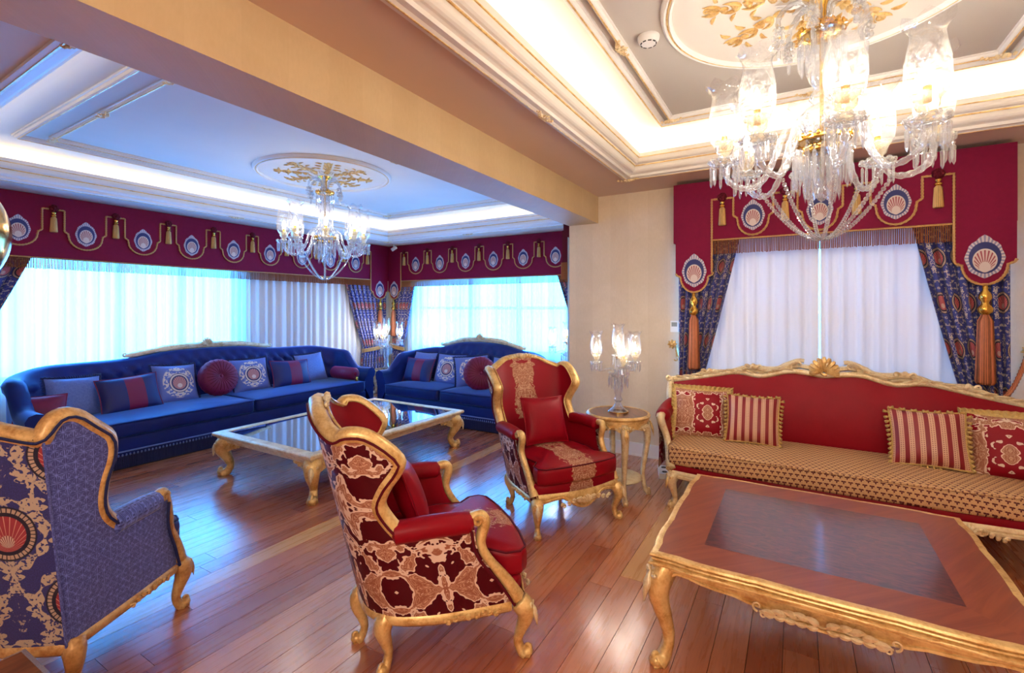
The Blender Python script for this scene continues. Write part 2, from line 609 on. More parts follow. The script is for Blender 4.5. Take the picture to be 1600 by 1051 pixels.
def medallion_mat(key, patch=True):
    """fan medallion with a scalloped border; UV runs -1..1 over the motif"""
    m = Mat(key)
    u, v, _ = m.xyz('UV')
    inside, ring, rays, halo, core = shell_motif(m, u, v+.05, .62 if patch else .40)
    if patch:
        d = ((u*1.05)*(u*1.05) + v*v).sqrt()
        dots = ((u.atan2(v)*5.1).fract()-.5).abs().step(.2, .3)
        c = m.mix(d.step(.76, .80), lin(34, 40, 104), m.mix(dots, lin(206, 196, 198), lin(140, 136, 170)))
        yy = v + .12
        d2 = (u*u*1.45 + yy*yy*1.45).sqrt()
        ang = u.atan2(yy + .52)
        ry = ((ang*5.2).fract()-.5).abs()
        c = m.mix(1 - d2.step(.66, .70), c, lin(210, 196, 190))
        c = m.mix(1 - d2.step(.58, .61), c, m.mix(ry.step(.24, .34), lin(206, 184, 176), lin(150, 52, 70)))
        core = 1 - (u*u + (yy+.34)*(yy+.34)).sqrt().step(.24, .28)
        c = m.mix(core, c, lin(214, 198, 192))
    else:
        n = m.noise(m.vec(u.abs(), v, 5.1), 5.5, 1.5, .5, 1.5)
        rr = ((u*1.15)*(u*1.15)+v*v).sqrt()
        fol = (1-rr.step(.80, .86)) * n.step(.47, .49)
        g = m.noise(m.coord('UV'), 90, 1)
        c = m.mix(g, lin(70, 92, 176), lin(112, 134, 206))
        c = m.mix(fol, c, lin(226, 214, 204))
        c = m.mix(halo, c, lin(30, 34, 92))
        c = m.mix(ring, c, lin(222, 208, 196))
        c = m.mix(inside, c, m.mix(rays.step(.34, .44), lin(176, 92, 96), lin(228, 206, 190)))
        c = m.mix(core, c, lin(226, 206, 196))
    m.base(c).set(rough=.6, sheen=.2)
    M[key] = m.m
medallion_mat('medallion_patch')
medallion_mat('medallion_cushion', False)

def blue_cloth():
    m = Mat('blue_cloth')
    u, v, _ = m.xyz('UV')
    n = m.noise(m.vec(u, v), 45, 2); g = m.noise(m.vec(u*3, v), 60, 1)
    m.base(m.mix(n*.6+g*.4, lin(56, 84, 166), lin(118, 144, 212))).set(rough=.55, sheen=.3)
    m.bump(g, .3, .003)
    M['blue_cloth'] = m.m
blue_cloth()

def navy_plum():
    m = Mat('navy_plum')
    u, v, _ = m.xyz('UV')
    k = (u-.12).abs().lt(.30)
    m.base(m.mix(k, lin(20, 34, 104), lin(122, 8, 66))).set(rough=.55, sheen=.3, sheen_rough=.4, sheen_tint=(.4, .4, 1, 1))
    M['navy_plum'] = m.m
navy_plum()

# ---- floor, walls
def plank_mat(key, a, b, c):
    m = Mat(key)
    oi = m.node('ShaderNodeObjectInfo')
    r = Nx(m.t, oi.outputs['Random'])
    x, y, z = m.xyz('Object')
    g = m.noise(m.vec(x*14 + r*40, y*.9 + r*17, r*9), 3.2, 5, .6, .5)
    g2 = m.noise(m.vec(x*60 + r*11, y*2.2, r*3), 3, 2)
    k = r*.55 + g*.45
    col = m.mix(k.step(.2, .8), a, b)
    col = m.mix(g2.step(.5, .8)*.35, col, c)
    m.base(col).set(rough=(g*.12+.22), coat=1.0, coat_rough=.2, spec=.5)
    m.b.inputs['Coat IOR'].default_value = 1.7
    m.bump(g, .05, .002)
    M[key] = m.m
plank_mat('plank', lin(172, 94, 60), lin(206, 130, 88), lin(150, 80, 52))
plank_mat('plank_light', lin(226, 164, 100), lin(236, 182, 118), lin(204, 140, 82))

def wallpaper(key, c1, c2):
    m = Mat(key)
    x, y, z = m.xyz('Object')
    n = m.noise(m.coord('Object'), 2.2, 6, .65, .6)
    f = m.noise(m.vec(x*2+y*2, z*.7, 1), 38, 3)
    st = (((x+y)*2.55).fract()).gt(.5)
    k = n*.6 + f*.25 + st*.07
    m.base(m.mix(k.step(.25, .85), c1, c2)).set(rough=.6, spec=.35)
    m.bump(f, .12, .003)
    M[key] = m.m
wallpaper('wallpaper', lin(218, 200, 172), lin(238, 222, 198))
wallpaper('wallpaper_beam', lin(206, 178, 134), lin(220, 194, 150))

def wood(key, a, b, sx=18, sy=1.4, rough=.2, rot=0, coat=.5, burl=False):
    m = Mat(key)
    x, y, z = m.xyz('Object')
    if burl:
        n = m.noise(m.vec(x*5, y*16, z), 2.2, 6, .65, 2.2)
    else:
        if rot: x, y = (x*cos(rot)-y*sin(rot)), (x*sin(rot)+y*cos(rot))
        n = m.noise(m.vec(x*sx, y*sy, z*sy), 2.0, 5, .6, .5)
    m.base(m.mix(n.step(.3, .7), a, b)).set(rough=(n*.08+rough-.04), coat=coat, coat_rough=.12)
    M[key] = m.m
wood('mahogany_band', lin(132, 62, 38), lin(156, 80, 50), 14, 1.0, .36, .785, .12)
wood('mahogany_band2', lin(132, 62, 38), lin(156, 80, 50), 14, 1.0, .36, .5, .12)
wood('burl', lin(58, 20, 14), lin(118, 52, 34), rough=.3, burl=True, coat=.6)
wood('walnut', lin(92, 48, 26), lin(140, 84, 50), 12, 1.5, .3)

# ---- glass and cloth that lets light through
def thin_glass(key, tint=(.96, .97, 1, 1), milk=.12, etched=0, gloss=1.0, rough=.03):
    m = Mat(key)
    m.nd.remove(m.b)
    tr = m.node('ShaderNodeBsdfTransparent'); tr.inputs[0].default_value = tint
    gl = m.node('ShaderNodeBsdfGlossy'); gl.inputs['Roughness'].default_value = rough
    lw = m.node('ShaderNodeLayerWeight'); lw.inputs[0].default_value = .35
    fac = (Nx(m.t, lw.outputs['Facing'])*.75 + .08)*gloss
    mx = m.node('ShaderNodeMixShader'); m.lk.new(fac.min(1.0).s, mx.inputs[0])
    m.lk.new(tr.outputs[0], mx.inputs[1]); m.lk.new(gl.outputs[0], mx.inputs[2])
    df = m.node('ShaderNodeBsdfDiffuse'); df.inputs[0].default_value = (.95, .95, .95, 1)
    tl = m.node('ShaderNodeBsdfTranslucent'); tl.inputs[0].default_value = (.95, .95, .95, 1)
    ad = m.node('ShaderNodeMixShader'); ad.inputs[0].default_value = .6
    m.lk.new(df.outputs[0], ad.inputs[1]); m.lk.new(tl.outputs[0], ad.inputs[2])
    m2 = m.node('ShaderNodeMixShader')
    if etched:
        n = m.noise(m.coord('Object'), 55, 2, .5, 1.5)
        z = m.xyz('Object')[2]
        m.lk.new((n.step(.47, .53)*etched + milk).min(1.0).s, m2.inputs[0])
    else:
        m2.inputs[0].default_value = milk
    m.lk.new(mx.outputs[0], m2.inputs[1]); m.lk.new(ad.outputs[0], m2.inputs[2])
    m.lk.new(m2.outputs[0], m.out.inputs[0])
    M[key] = m.m
thin_glass('crystal', (.93, .94, .97, 1), .15, 0, 1.0, .04)
thin_glass('crystal_gold', (1, .9, .68, 1), .22, 0, 1.0, .06)
thin_glass('shade_glass', (.985, .985, 1, 1), .006, .05, .8, .03)
thin_glass('window_glass', (.97, .99, 1, 1), 0, 0, .35, .0)

def sheer(key, col, clear, trans, lo=.5):
    m = Mat(key)
    m.nd.remove(m.b)
    tr = m.node('ShaderNodeBsdfTransparent'); tr.inputs[0].default_value = (1, 1, 1, 1)
    u, v, _ = m.xyz('UV')
    nz = (m.noise(m.vec(u*9, v*.12, 3), 4, 3, .6) * .6 + m.noise(m.vec(u*60, v*.05, 7), 1, 2) * .4).step(.3, .68)
    cc = m.mix(nz, tuple(q*lo for q in col[:3])+(1,), (1, 1, 1, 1))
    tl = m.node('ShaderNodeBsdfTranslucent'); m.lk.new(cc, tl.inputs[0])
    df = m.node('ShaderNodeBsdfDiffuse'); df.inputs[0].default_value = col
    a = m.node('ShaderNodeMixShader'); a.inputs[0].default_value = trans
    m.lk.new(df.outputs[0], a.inputs[1]); m.lk.new(tl.outputs[0], a.inputs[2])
    b = m.node('ShaderNodeMixShader')
    # folds seen edge-on are denser
    lw = m.node('ShaderNodeLayerWeight'); lw.inputs[0].default_value = .5
    k = (1 - Nx(m.t, lw.outputs['Facing'])*.9)*clear
    m.lk.new(k.s, b.inputs[0])
    m.lk.new(a.outputs[0], b.inputs[1]); m.lk.new(tr.outputs[0], b.inputs[2])
    m.lk.new(b.outputs[0], m.out.inputs[0])
    M[key] = m.m
sheer('sheer', (.9, .95, .96, 1), .22, .62)
sheer('sheer_lined', (.93, .93, .93, 1), .003, .016)
sheer('sheer_dense', (.95, .95, .96, 1), .04, .16)

def fringe_mat(key, c):
    m = Mat(key); m.nd.remove(m.b)
    n = m.noise(m.coord('Object'), 160, 1)
    col = m.mix(n, tuple(x*.5 for x in c[:3])+(1,), c)
    df = m.node('ShaderNodeBsdfDiffuse'); tl = m.node('ShaderNodeBsdfTranslucent')
    m.lk.new(col, df.inputs[0]); m.lk.new(col, tl.inputs[0])
    a = m.node('ShaderNodeMixShader'); a.inputs[0].default_value = .3
    m.lk.new(df.outputs[0], a.inputs[1]); m.lk.new(tl.outputs[0], a.inputs[2]); m.lk.new(a.outputs[0], m.out.inputs[0])
    M[key] = m.m
fringe_mat('fringe', lin(206, 134, 92))

def emit(key, c, s):
    m = Mat(key); m.nd.remove(m.b)
    e = m.node('ShaderNodeEmission'); e.inputs[0].default_value = c; e.inputs[1].default_value = s
    m.lk.new(e.outputs[0], m.out.inputs[0]); M[key] = m.m
emit('bulb', (1, .90, .74, 1), BULB)
emit('bulb_dimmed', (1, .90, .74, 1), BULB_BLUE)
emit('led', (1, .89, .70, 1), LED)
emit('led_blue_room', (1, .90, .72, 1), LED_BLUE)

def mirror_top():
    m = Mat('mirror_top')
    m.base(lin(150, 170, 190)).set(metal=1.0, rough=.02)
    M['mirror_top'] = m.m
mirror_top()

# ------------------------------------------------------------------ room shell
ZC = 2.68           # lower ceiling
def wall_open(axis, at0, at1, s0, s1, z0, z1, hole=None):
    """wall slab; axis 'x' = plane of constant x. hole = (s0, s1, z0, z1)"""
    mb = MB()
    def bx(a, b, c, d):
        if b-a < 1e-4 or d-c < 1e-4: return
        if axis == 'x': mb.box(at0, at1, a, b, c, d)
        else: mb.box(a, b, at0, at1, c, d)
    if not hole: bx(s0, s1, z0, z1)
    else:
        h0, h1, g0, g1 = hole
        bx(s0, h0, z0, z1); bx(h1, s1, z0, z1); bx(h0, h1, z0, g0); bx(h0, h1, g1, z1)
    return mb
WA = (.2, 3.9, .72, 2.36)       # window openings (s0, s1, z0, z1)
WB = (-6.25, -2.32, .72, 2.36)
WR = (-.86, 1.18, .80, 2.32)
struct('wall_left', wall_open('x', -7.2, -6.98, -2.6, 7.1, 0, 3.1, WA), M['wallpaper'])
struct('wall_back', wall_open('y', 6.88, 7.1, -6.98, -2.14, 0, 3.1, WB), M['wallpaper'])
struct('wall_return', MB().box(-2.14, -1.98, 5.02, 7.1, 0, 3.1), M['wallpaper'])
struct('wall_window', wall_open('y', 4.81, 5.02, -2.14, 2.2, 0, 3.1, WR), M['wallpaper'])
struct('wall_right', MB().box(1.98, 2.2, -2.6, 4.81, 0, 3.1), M['wallpaper'])
struct('wall_front', MB().box(-6.98, 1.98, -2.8, -2.6, 0, 3.1), M['wallpaper'])

def window(n, axis, pos, out, hole, muls, bars):
    """frame bars and one pane per light"""
    s0, s1, z0, z1 = hole
    fw = .06
    root = None
    def part(name, a, b, c, d, dep0, dep1, mat, parent):
        mb = MB()
        p0, p1 = sorted((pos+out*dep0, pos+out*dep1))
        if axis == 'x': mb.box(p0, p1, a, b, c, d)
        else: mb.box(a, b, p0, p1, c, d)
        return struct(name, mb, mat, parent)
    root = part('window_%d' % n, s0, s1, z0, z0+fw, .06, .13, M['white_trim'], None)
    part('window_frame', s0, s1, z1-fw, z1, .06, .13, M['white_trim'], root)
    part('window_frame', s0, s0+fw, z0+fw, z1-fw, .06, .13, M['white_trim'], root)
    part('window_frame', s1-fw, s1, z0+fw, z1-fw, .06, .13, M['white_trim'], root)
    xs = [s0+fw] + list(muls) + [s1-fw]
    for q in muls: part('mullion', q-.045, q+.045, z0+fw, z1-fw, .06, .13, M['white_trim'], root)
    for q in bars: part('transom', s0+fw, s1-fw, q-.025, q+.025, .07, .12, M['white_trim'], root)
    for a, b in zip(xs[:-1], xs[1:]):
        part('pane', a, b, z0+fw, z1-fw, .09, .10, M['window_glass'], root)
    part('window_sill', s0-.05, s1+.05, z0-.04, z0, -.03, .06, M['white_trim'], root)
window(1, 'x', -6.98, -1, WA, (1.25, 2.52, 3.2), ())
window(2, 'y', 6.88, 1, WB, (-5.02, -4.02, -3.1), (1.5,))
window(3, 'y', 4.81, 1, WR, (.17,), (1.42,))

# ceiling with two recessed coffers, beam between the rooms
RC = (-1.274, 1.444, .96, 4.195)      # red coffer outer edge x0 x1 y0 y1
BC = (-6.13, -2.74, .83, 6.03)        # blue coffer
def ceil_ring(room, cof):
    x0, x1, y0, y1 = room; a0, a1, b0, b1 = cof
    mb = MB()
    z0, z1 = ZC, ZC+.04
    mb.box(x0, a0, y0, y1, z0, z1); mb.box(a1, x1, y0, y1, z0, z1)
    mb.box(a0, a1, y0, b0, z0, z1); mb.box(a0, a1, b1, y1, z0, z1)
    return mb
ceil = struct('ceiling', ceil_ring((-1.81, 1.98, -2.6, 4.81), RC), M['plaster_rose'])
struct('ceiling', ceil_ring((-6.98, -2.14, -2.6, 6.88), BC), M['plaster'])
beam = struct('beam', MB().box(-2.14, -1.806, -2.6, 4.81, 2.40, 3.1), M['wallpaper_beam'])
struct('beam', MB().box(-2.14, -1.98, 4.81, 5.02, 2.40, 3.1), M['wallpaper'])

def rect_sweep(prof, rect):
    """profile (inset, z) run round a rectangle with mitred corners"""
    x0, x1, y0, y1 = rect
    mb = MB()
    loops = [[(x0+o, y0+o, z), (x1-o, y0+o, z), (x1-o, y1-o, z), (x0+o, y1-o, z)] for o, z in prof]
    acc = 0
    for (l0, l1) in zip(loops[:-1], loops[1:]):
        for i in range(4):
            j = (i+1) % 4
            mb.add([l0[i], l0[j], l1[j], l1[i]], [(0, 1, 2, 3)])
    return mb

def arc(cx, cz, rx, rz, a0, a1, n=6):
    return [(cx+rx*cos(a0+(a1-a0)*i/n), cz+rz*sin(a0+(a1-a0)*i/n)) for i in range(n+1)]

def coffer(nm, rect, up, inner, main_mat, ceil_mat):
    """stepped moulding up to a lip, LED trough, lit cove, upper trim, raised panel"""
    ZU = 2.965
    lip = [(-.075, ZC-.001), (-.075, ZC-.018), (-.045, ZC-.022), (-.03, ZC-.014), (0, ZC-.014), (.004, ZC+.006),
           (.018, ZC+.012)] + arc(.018, ZC+.062, .042, .05, -pi/2, 0, 5) + [(.068, ZC+.066), (.072, ZC+.074)] \
          + arc(.072, ZC+.118, .034, .044, -pi/2, 0, 4) + [(.114, ZC+.122), (.121, ZC+.152), (.108, ZC+.154), (.10, ZC+.118)]
    t = struct('trim_%d' % nm, rect_sweep(lip, rect), M['white_trim'] if nm == 1 else M['plaster'])
    # trough and cove (the wall that the hidden LEDs wash)
    cove = [(.10, ZC+.118), (-.06, ZC+.118), (-.06, ZC+.15)] + [(-.06+(up+.06)*(1-cos(a)), ZC+.15+(ZU-ZC-.15)*sin(a)) for a in np.linspace(0, pi/2, 10)][1:] 
    cv = rect_sweep(cove, rect)
    o = struct('cove', cv, M['plaster'], t, smooth=True)
    o = obj('led_strip', rect_sweep([(.03, ZC+.121), (.03, ZC+.127), (.045, ZC+.127), (.045, ZC+.121)], rect), M['led' if nm == 2 else 'led_blue_room'], t, False)
    x0, x1, y0, y1 = rect
    struct('upper_ceiling', MB().box(x0-.06, x1+.06, y0-.06, y1+.06, ZU, ZU+.04), ceil_mat, t)
    prof = lambda o, wd, h: [(o, ZU+.001), (o, ZU-h*.4), (o+wd*.18, ZU-h*.45), (o+wd*.25, ZU-h*.9)] + arc(o+wd*.5, ZU-h*.8, wd*.25, h*.3, pi, 2*pi, 5) + [(o+wd*.8, ZU-h*.35), (o+wd, ZU-h*.3), (o+wd, ZU+.001)]
    struct('upper_trim', rect_sweep(prof(up-.005, .06, .032), rect), M['white_trim'], t)
    struct('panel_moulding', rect_sweep(prof(inner-.02, .045, .026), rect), M['white_trim'], t)
    for nm2, (o_, z_) in (('gilt_line', (-.048, ZC-.021)), ('gilt_line', (.066, ZC+.064)), ('gilt_line', (.110, ZC+.121)), ('gilt_line', (inner+.0, ZU-.028)), ('gilt_line', (up+.028, ZU-.033))):
        mb = rect_sweep([(o_-.004, z_+.004), (o_-.004, z_-.004), (o_+.004, z_-.004), (o_+.004, z_+.004)], rect)
        obj(nm2, mb, M['gold'], t, False)
    return t
tr1 = coffer(1, BC, .45, .65, M['plaster'], M['plaster'])
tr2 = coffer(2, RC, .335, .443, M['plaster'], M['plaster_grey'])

# carved leaf clusters on the mouldings: corners and middles
def cluster(parent, x, y, z, ax, L=.09):
    mb = MB()
    f = frame((x, y, z), (ax[0], ax[1], 0), (-ax[1], ax[0], 0), (0, 0, -1))
    spray(mb, f, L, .017, 4)
    for k in range(7):
        a = 2*pi*k/7; leaf(mb, f, .006*cos(a), .006*sin(a), a, .032, .009, .5, .004)
    obj('leaf_ornament', mb, M['gold_pale'], parent)
for t, rect, inner in ((tr1, BC, .65), (tr2, RC, .443)):
    for o, z in ((-.035, ZC-.02), (inner, 2.94)):
        x0, x1, y0, y1 = rect[0]+o, rect[1]-o, rect[2]+o, rect[3]-o
        for x, y, ax in ((x0, y0, (1, 0)), (x1, y0, (1, 0)), (x0, y1, (1, 0)), (x1, y1, (1, 0)),
                         (x0, (y0+y1)/2, (0, 1)), (x1, (y0+y1)/2, (0, 1)), ((x0+x1)/2, y1, (1, 0)), ((x0+x1)/2, y0, (1, 0))):
            cluster(t, x, y, z, ax)

# ceiling roses with gilded floral sprays
def rose(x, y, R, label):
    t = thing('ceiling_rose', label, 'ceiling rose', (x, y, 2.965), 0, 'round ceiling roses')
    obj('plaster_disc', MB().lathe([(.001, -.014), (R*.6, -.014), (R*.93, -.012), (R*.94, 0)], 64), M['plaster'], t)
    obj('ring_moulding', MB().lathe([(R*.925, -.002), (R*.93, -.028), (R*.945, -.034), (R*.955, -.026), (R*.965, -.026), (R*.98, -.032), (R, -.02), (R*1.005, 0)], 72), M['white_trim'], t)
    obj('gilt_ring', MB().lathe([(R*.953, -.026), (R*.956, -.031), (R*.962, -.031), (R*.966, -.025)], 72), M['gold'], t)
    rnd = random.Random(4)
    for k in range(8):
        a = 2*pi*k/8 + .2
        mb = MB()
        f = frame((R*.16*cos(a), R*.16*sin(a), -.016), (cos(a), sin(a), 0), (-sin(a), cos(a), 0), (0, 0, -1))
        L = R*.52
        spray(mb, f, L, .021, 7, 0, rnd, sym=False)
        for q in (.35, .6, .85):
            for sg in (-1, 1):
                leaf(mb, f, L*q, 0, sg*1.1, .10, .011, -sg*1.2)
                leaf(mb, f, L*q+.02, sg*.06, sg*.7, .07, .010, sg*1.2)
        obj('floral_spray', mb, M['gold'], t)
    mb = MB(); f = frame((0, 0, -.014), (1, 0, 0), (0, 1, 0), (0, 0, -1))
    for k in range(16):
        leaf(mb, f, .05*cos(2*pi*k/16), .05*sin(2*pi*k/16), 2*pi*k/16, R*.2, .026, .3 if k % 2 else -.3)
    obj('acanthus_boss', mb, M['white_trim'], t)
    return t
rose(.10, 2.585, .70, 'round plaster ceiling rose with gold leaf sprays above the red room')
rose(-4.43, 3.42, .70, 'pale round ceiling rose with faint gold flowers above the blue room')

# baseboards
for nm, b in (('baseboard_window', (-2.14, 1.98, 4.79, 4.81)), ('baseboard_return', (-2.16, -2.14, 4.79, 6.86))):
    mb = MB().box(b[0], b[1], b[2], b[3], 0, .13); mb.box(b[0], b[1], b[2]-.006, b[3], 0, .02)
    struct(nm, mb, M['white_trim'])
struct('baseboard_left', MB().box(-6.98, -6.96, -2.6, 6.88, 0, .13), M['white_trim'])
struct('baseboard_back', MB().box(-6.98, -2.14, 6.86, 6.88, 0, .13), M['white_trim'])

# floor of wide planks running towards the far windows
fl = struct('floor', MB().box(-6.98, 1.98, -2.6, 6.88, -.06, -.013), M['subfloor'])
PW = .133
x_base = -.848
rnd = random.Random(11)
fwd = (-sin(radians(30.86)), cos(radians(30.86))); rgt = (fwd[1], -fwd[0])
far = MB(); cand = []
k0 = int(math.floor((-6.98 - x_base)/PW)); k1 = int(math.ceil((1.98 - x_base)/PW))
for k in range(k0, k1+1):
    xa, xb = x_base+k*PW, x_base+(k+1)*PW
    xa, xb = max(xa, -6.98), min(xb, 1.98)
    if xb-xa < .01: continue
    y = -2.6 - rnd.random()*1.2
    cuts = []
    if k == 0: cuts = [(-2.6, -1.1), (-1.1, .8), (.8, 2.6), (2.6, 4.4), (4.4, 5.6), (5.6, 6.88)]
    else:
        while y < 6.88:
            L = rnd.choice((1.2, 1.5, 1.8, 2.1)); cuts.append((max(y, -2.6), min(y+L, 6.88))); y += L
    for c0, c1 in cuts:
        if c1-c0 < .05: continue
        cx, cy = (xa+xb)/2, (c0+c1)/2
        best = 99
        for yy in np.linspace(c0, c1, 7):
            d = cx*fwd[0]+yy*fwd[1]; l = cx*rgt[0]+yy*rgt[1]
            if d > .6 and abs(l/d) < 1.12 and 481+743*1.5/d < 1090: best = min(best, d)
        if cx > -1.98 and cy > 4.85 and c0 > 4.75: best = 99
        cand.append((best, xa, xb, c0, c1, k))
cand.sort()
for i, (best, xa, xb, c0, c1, k) in enumerate(cand):
    g = .0012
    if i < 285 and best < 90:
        mb = MB().box(-(xb-xa)/2+g, (xb-xa)/2-g, -(c1-c0)/2+g, (c1-c0)/2-g, -.013, 0)
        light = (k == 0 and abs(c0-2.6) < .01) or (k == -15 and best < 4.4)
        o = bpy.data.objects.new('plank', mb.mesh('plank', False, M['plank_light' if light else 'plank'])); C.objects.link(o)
        o.parent = fl; o.location = ((xa+xb)/2, (c0+c1)/2, 0)
    else:
        far.box(xa+g, xb-g, c0+g, c1-g, -.013, 0)
obj('outlying_planks', far, M['plank'], fl, False, kind='stuff')

# ------------------------------------------------------------------ pelmets, drapes, sheers
def medallion_mesh(wd, ht, th=.006):
    """pointed oval patch, UV -1..1, in the plane a (x), b (z), facing -y"""
    pts = []
    n = 28
    for i in range(n):
        a = 2*pi*i/n + pi/2
        r = 1 + .20*max(0, cos((a-pi/2)))**14 + .04*cos(8*a) + .06*max(0, -sin(a))**10
        pts.append((cos(a)*r*.9, sin(a)*r*.92))
    mb = MB()
    vs = [(0, -th*1.6, 0)] + [(x*wd/2*.9, -th*1.3, y*ht/2*.9) for x, y in pts] + [(x*wd/2, -th, y*ht/2) for x, y in pts] + [(x*wd/2, .002, y*ht/2) for x, y in pts]
    uv = [(0, 0)] + [(x*.9, y*.9) for x, y in pts] + list(pts) + list(pts)
    fs = [(0, 1+i, 1+(i+1) % n) for i in range(n)]
    for b in (1, 1+n):
        fs += [(b+i, b+n+i, b+n+(i+1) % n, b+(i+1) % n) for i in range(n)]
    mb.add(vs, fs, uv)
    return mb.mesh('medallion', True, M['medallion_patch'], 50)
MED = medallion_mesh(.20, .25)

def tassel_meshes(L, R):
    """skirt, head and rosette meshes hanging down from the origin (length L, radius R)"""
    hd = MB().lathe([(.002, 0), (R*.35, -L*.01), (R*.35, -L*.05), (R*.75, -L*.09), (R*.85, -L*.13), (R*.45, -L*.17), (R*.5, -L*.19), (R*.95, -L*.23), (R*.9, -L*.27), (R*.4, -L*.30)], 12)
    sk = MB().lathe([(R*.42, -L*.29), (R*.85, -L*.36), (R*.95, -L*.6), (R*1.1, -L*.97), (R*.9, -L), (.002, -L*.99)], 36, ribs=18, amp=.13)
    return hd, sk
def rosette_mesh(R):
    mb = MB()
    for k in range(7):
        a = 2*pi*k/7; mb.blob((R*.55*cos(a), -R*.25, R*.55*sin(a)), (R*.5, R*.45, R*.5), 6, 4)
    mb.blob((0, -R*.45, 0), (R*.5, R*.5, R*.5), 6, 4)
    return mb.mesh('rosette', True, M['burgundy_dark'])
_hd, _sk = tassel_meshes(.23, .026)
T_HEAD = _hd.mesh('tassel_head', True, M['brass']); T_SKIRT = _sk.mesh('tassel', True, M['tassel_gold'])
T_ROSE = rosette_mesh(.04)
_hd, _sk = tassel_meshes(.70, .045)
BT_HEAD = _hd.mesh('tassel_head', True, M['brass']); BT_SKIRT = _sk.mesh('tassel', True, M['tassel_copper'])

def tongue(sc, half, zt, zb):
    """right half of a hanging tongue: vertical, small step, round bottom"""
    pts = [(sc+half, zt)]
    step = .045
    pts.append((sc+half-step*.25, zt-.02)); pts.append((sc+half-step, zt-.035))
    for i in range(1, 9):
        a = pi/2*i/8
        pts.append((sc+(half-step)*cos(a), zt-.035-(zt-.035-zb)*sin(a)))
    return pts

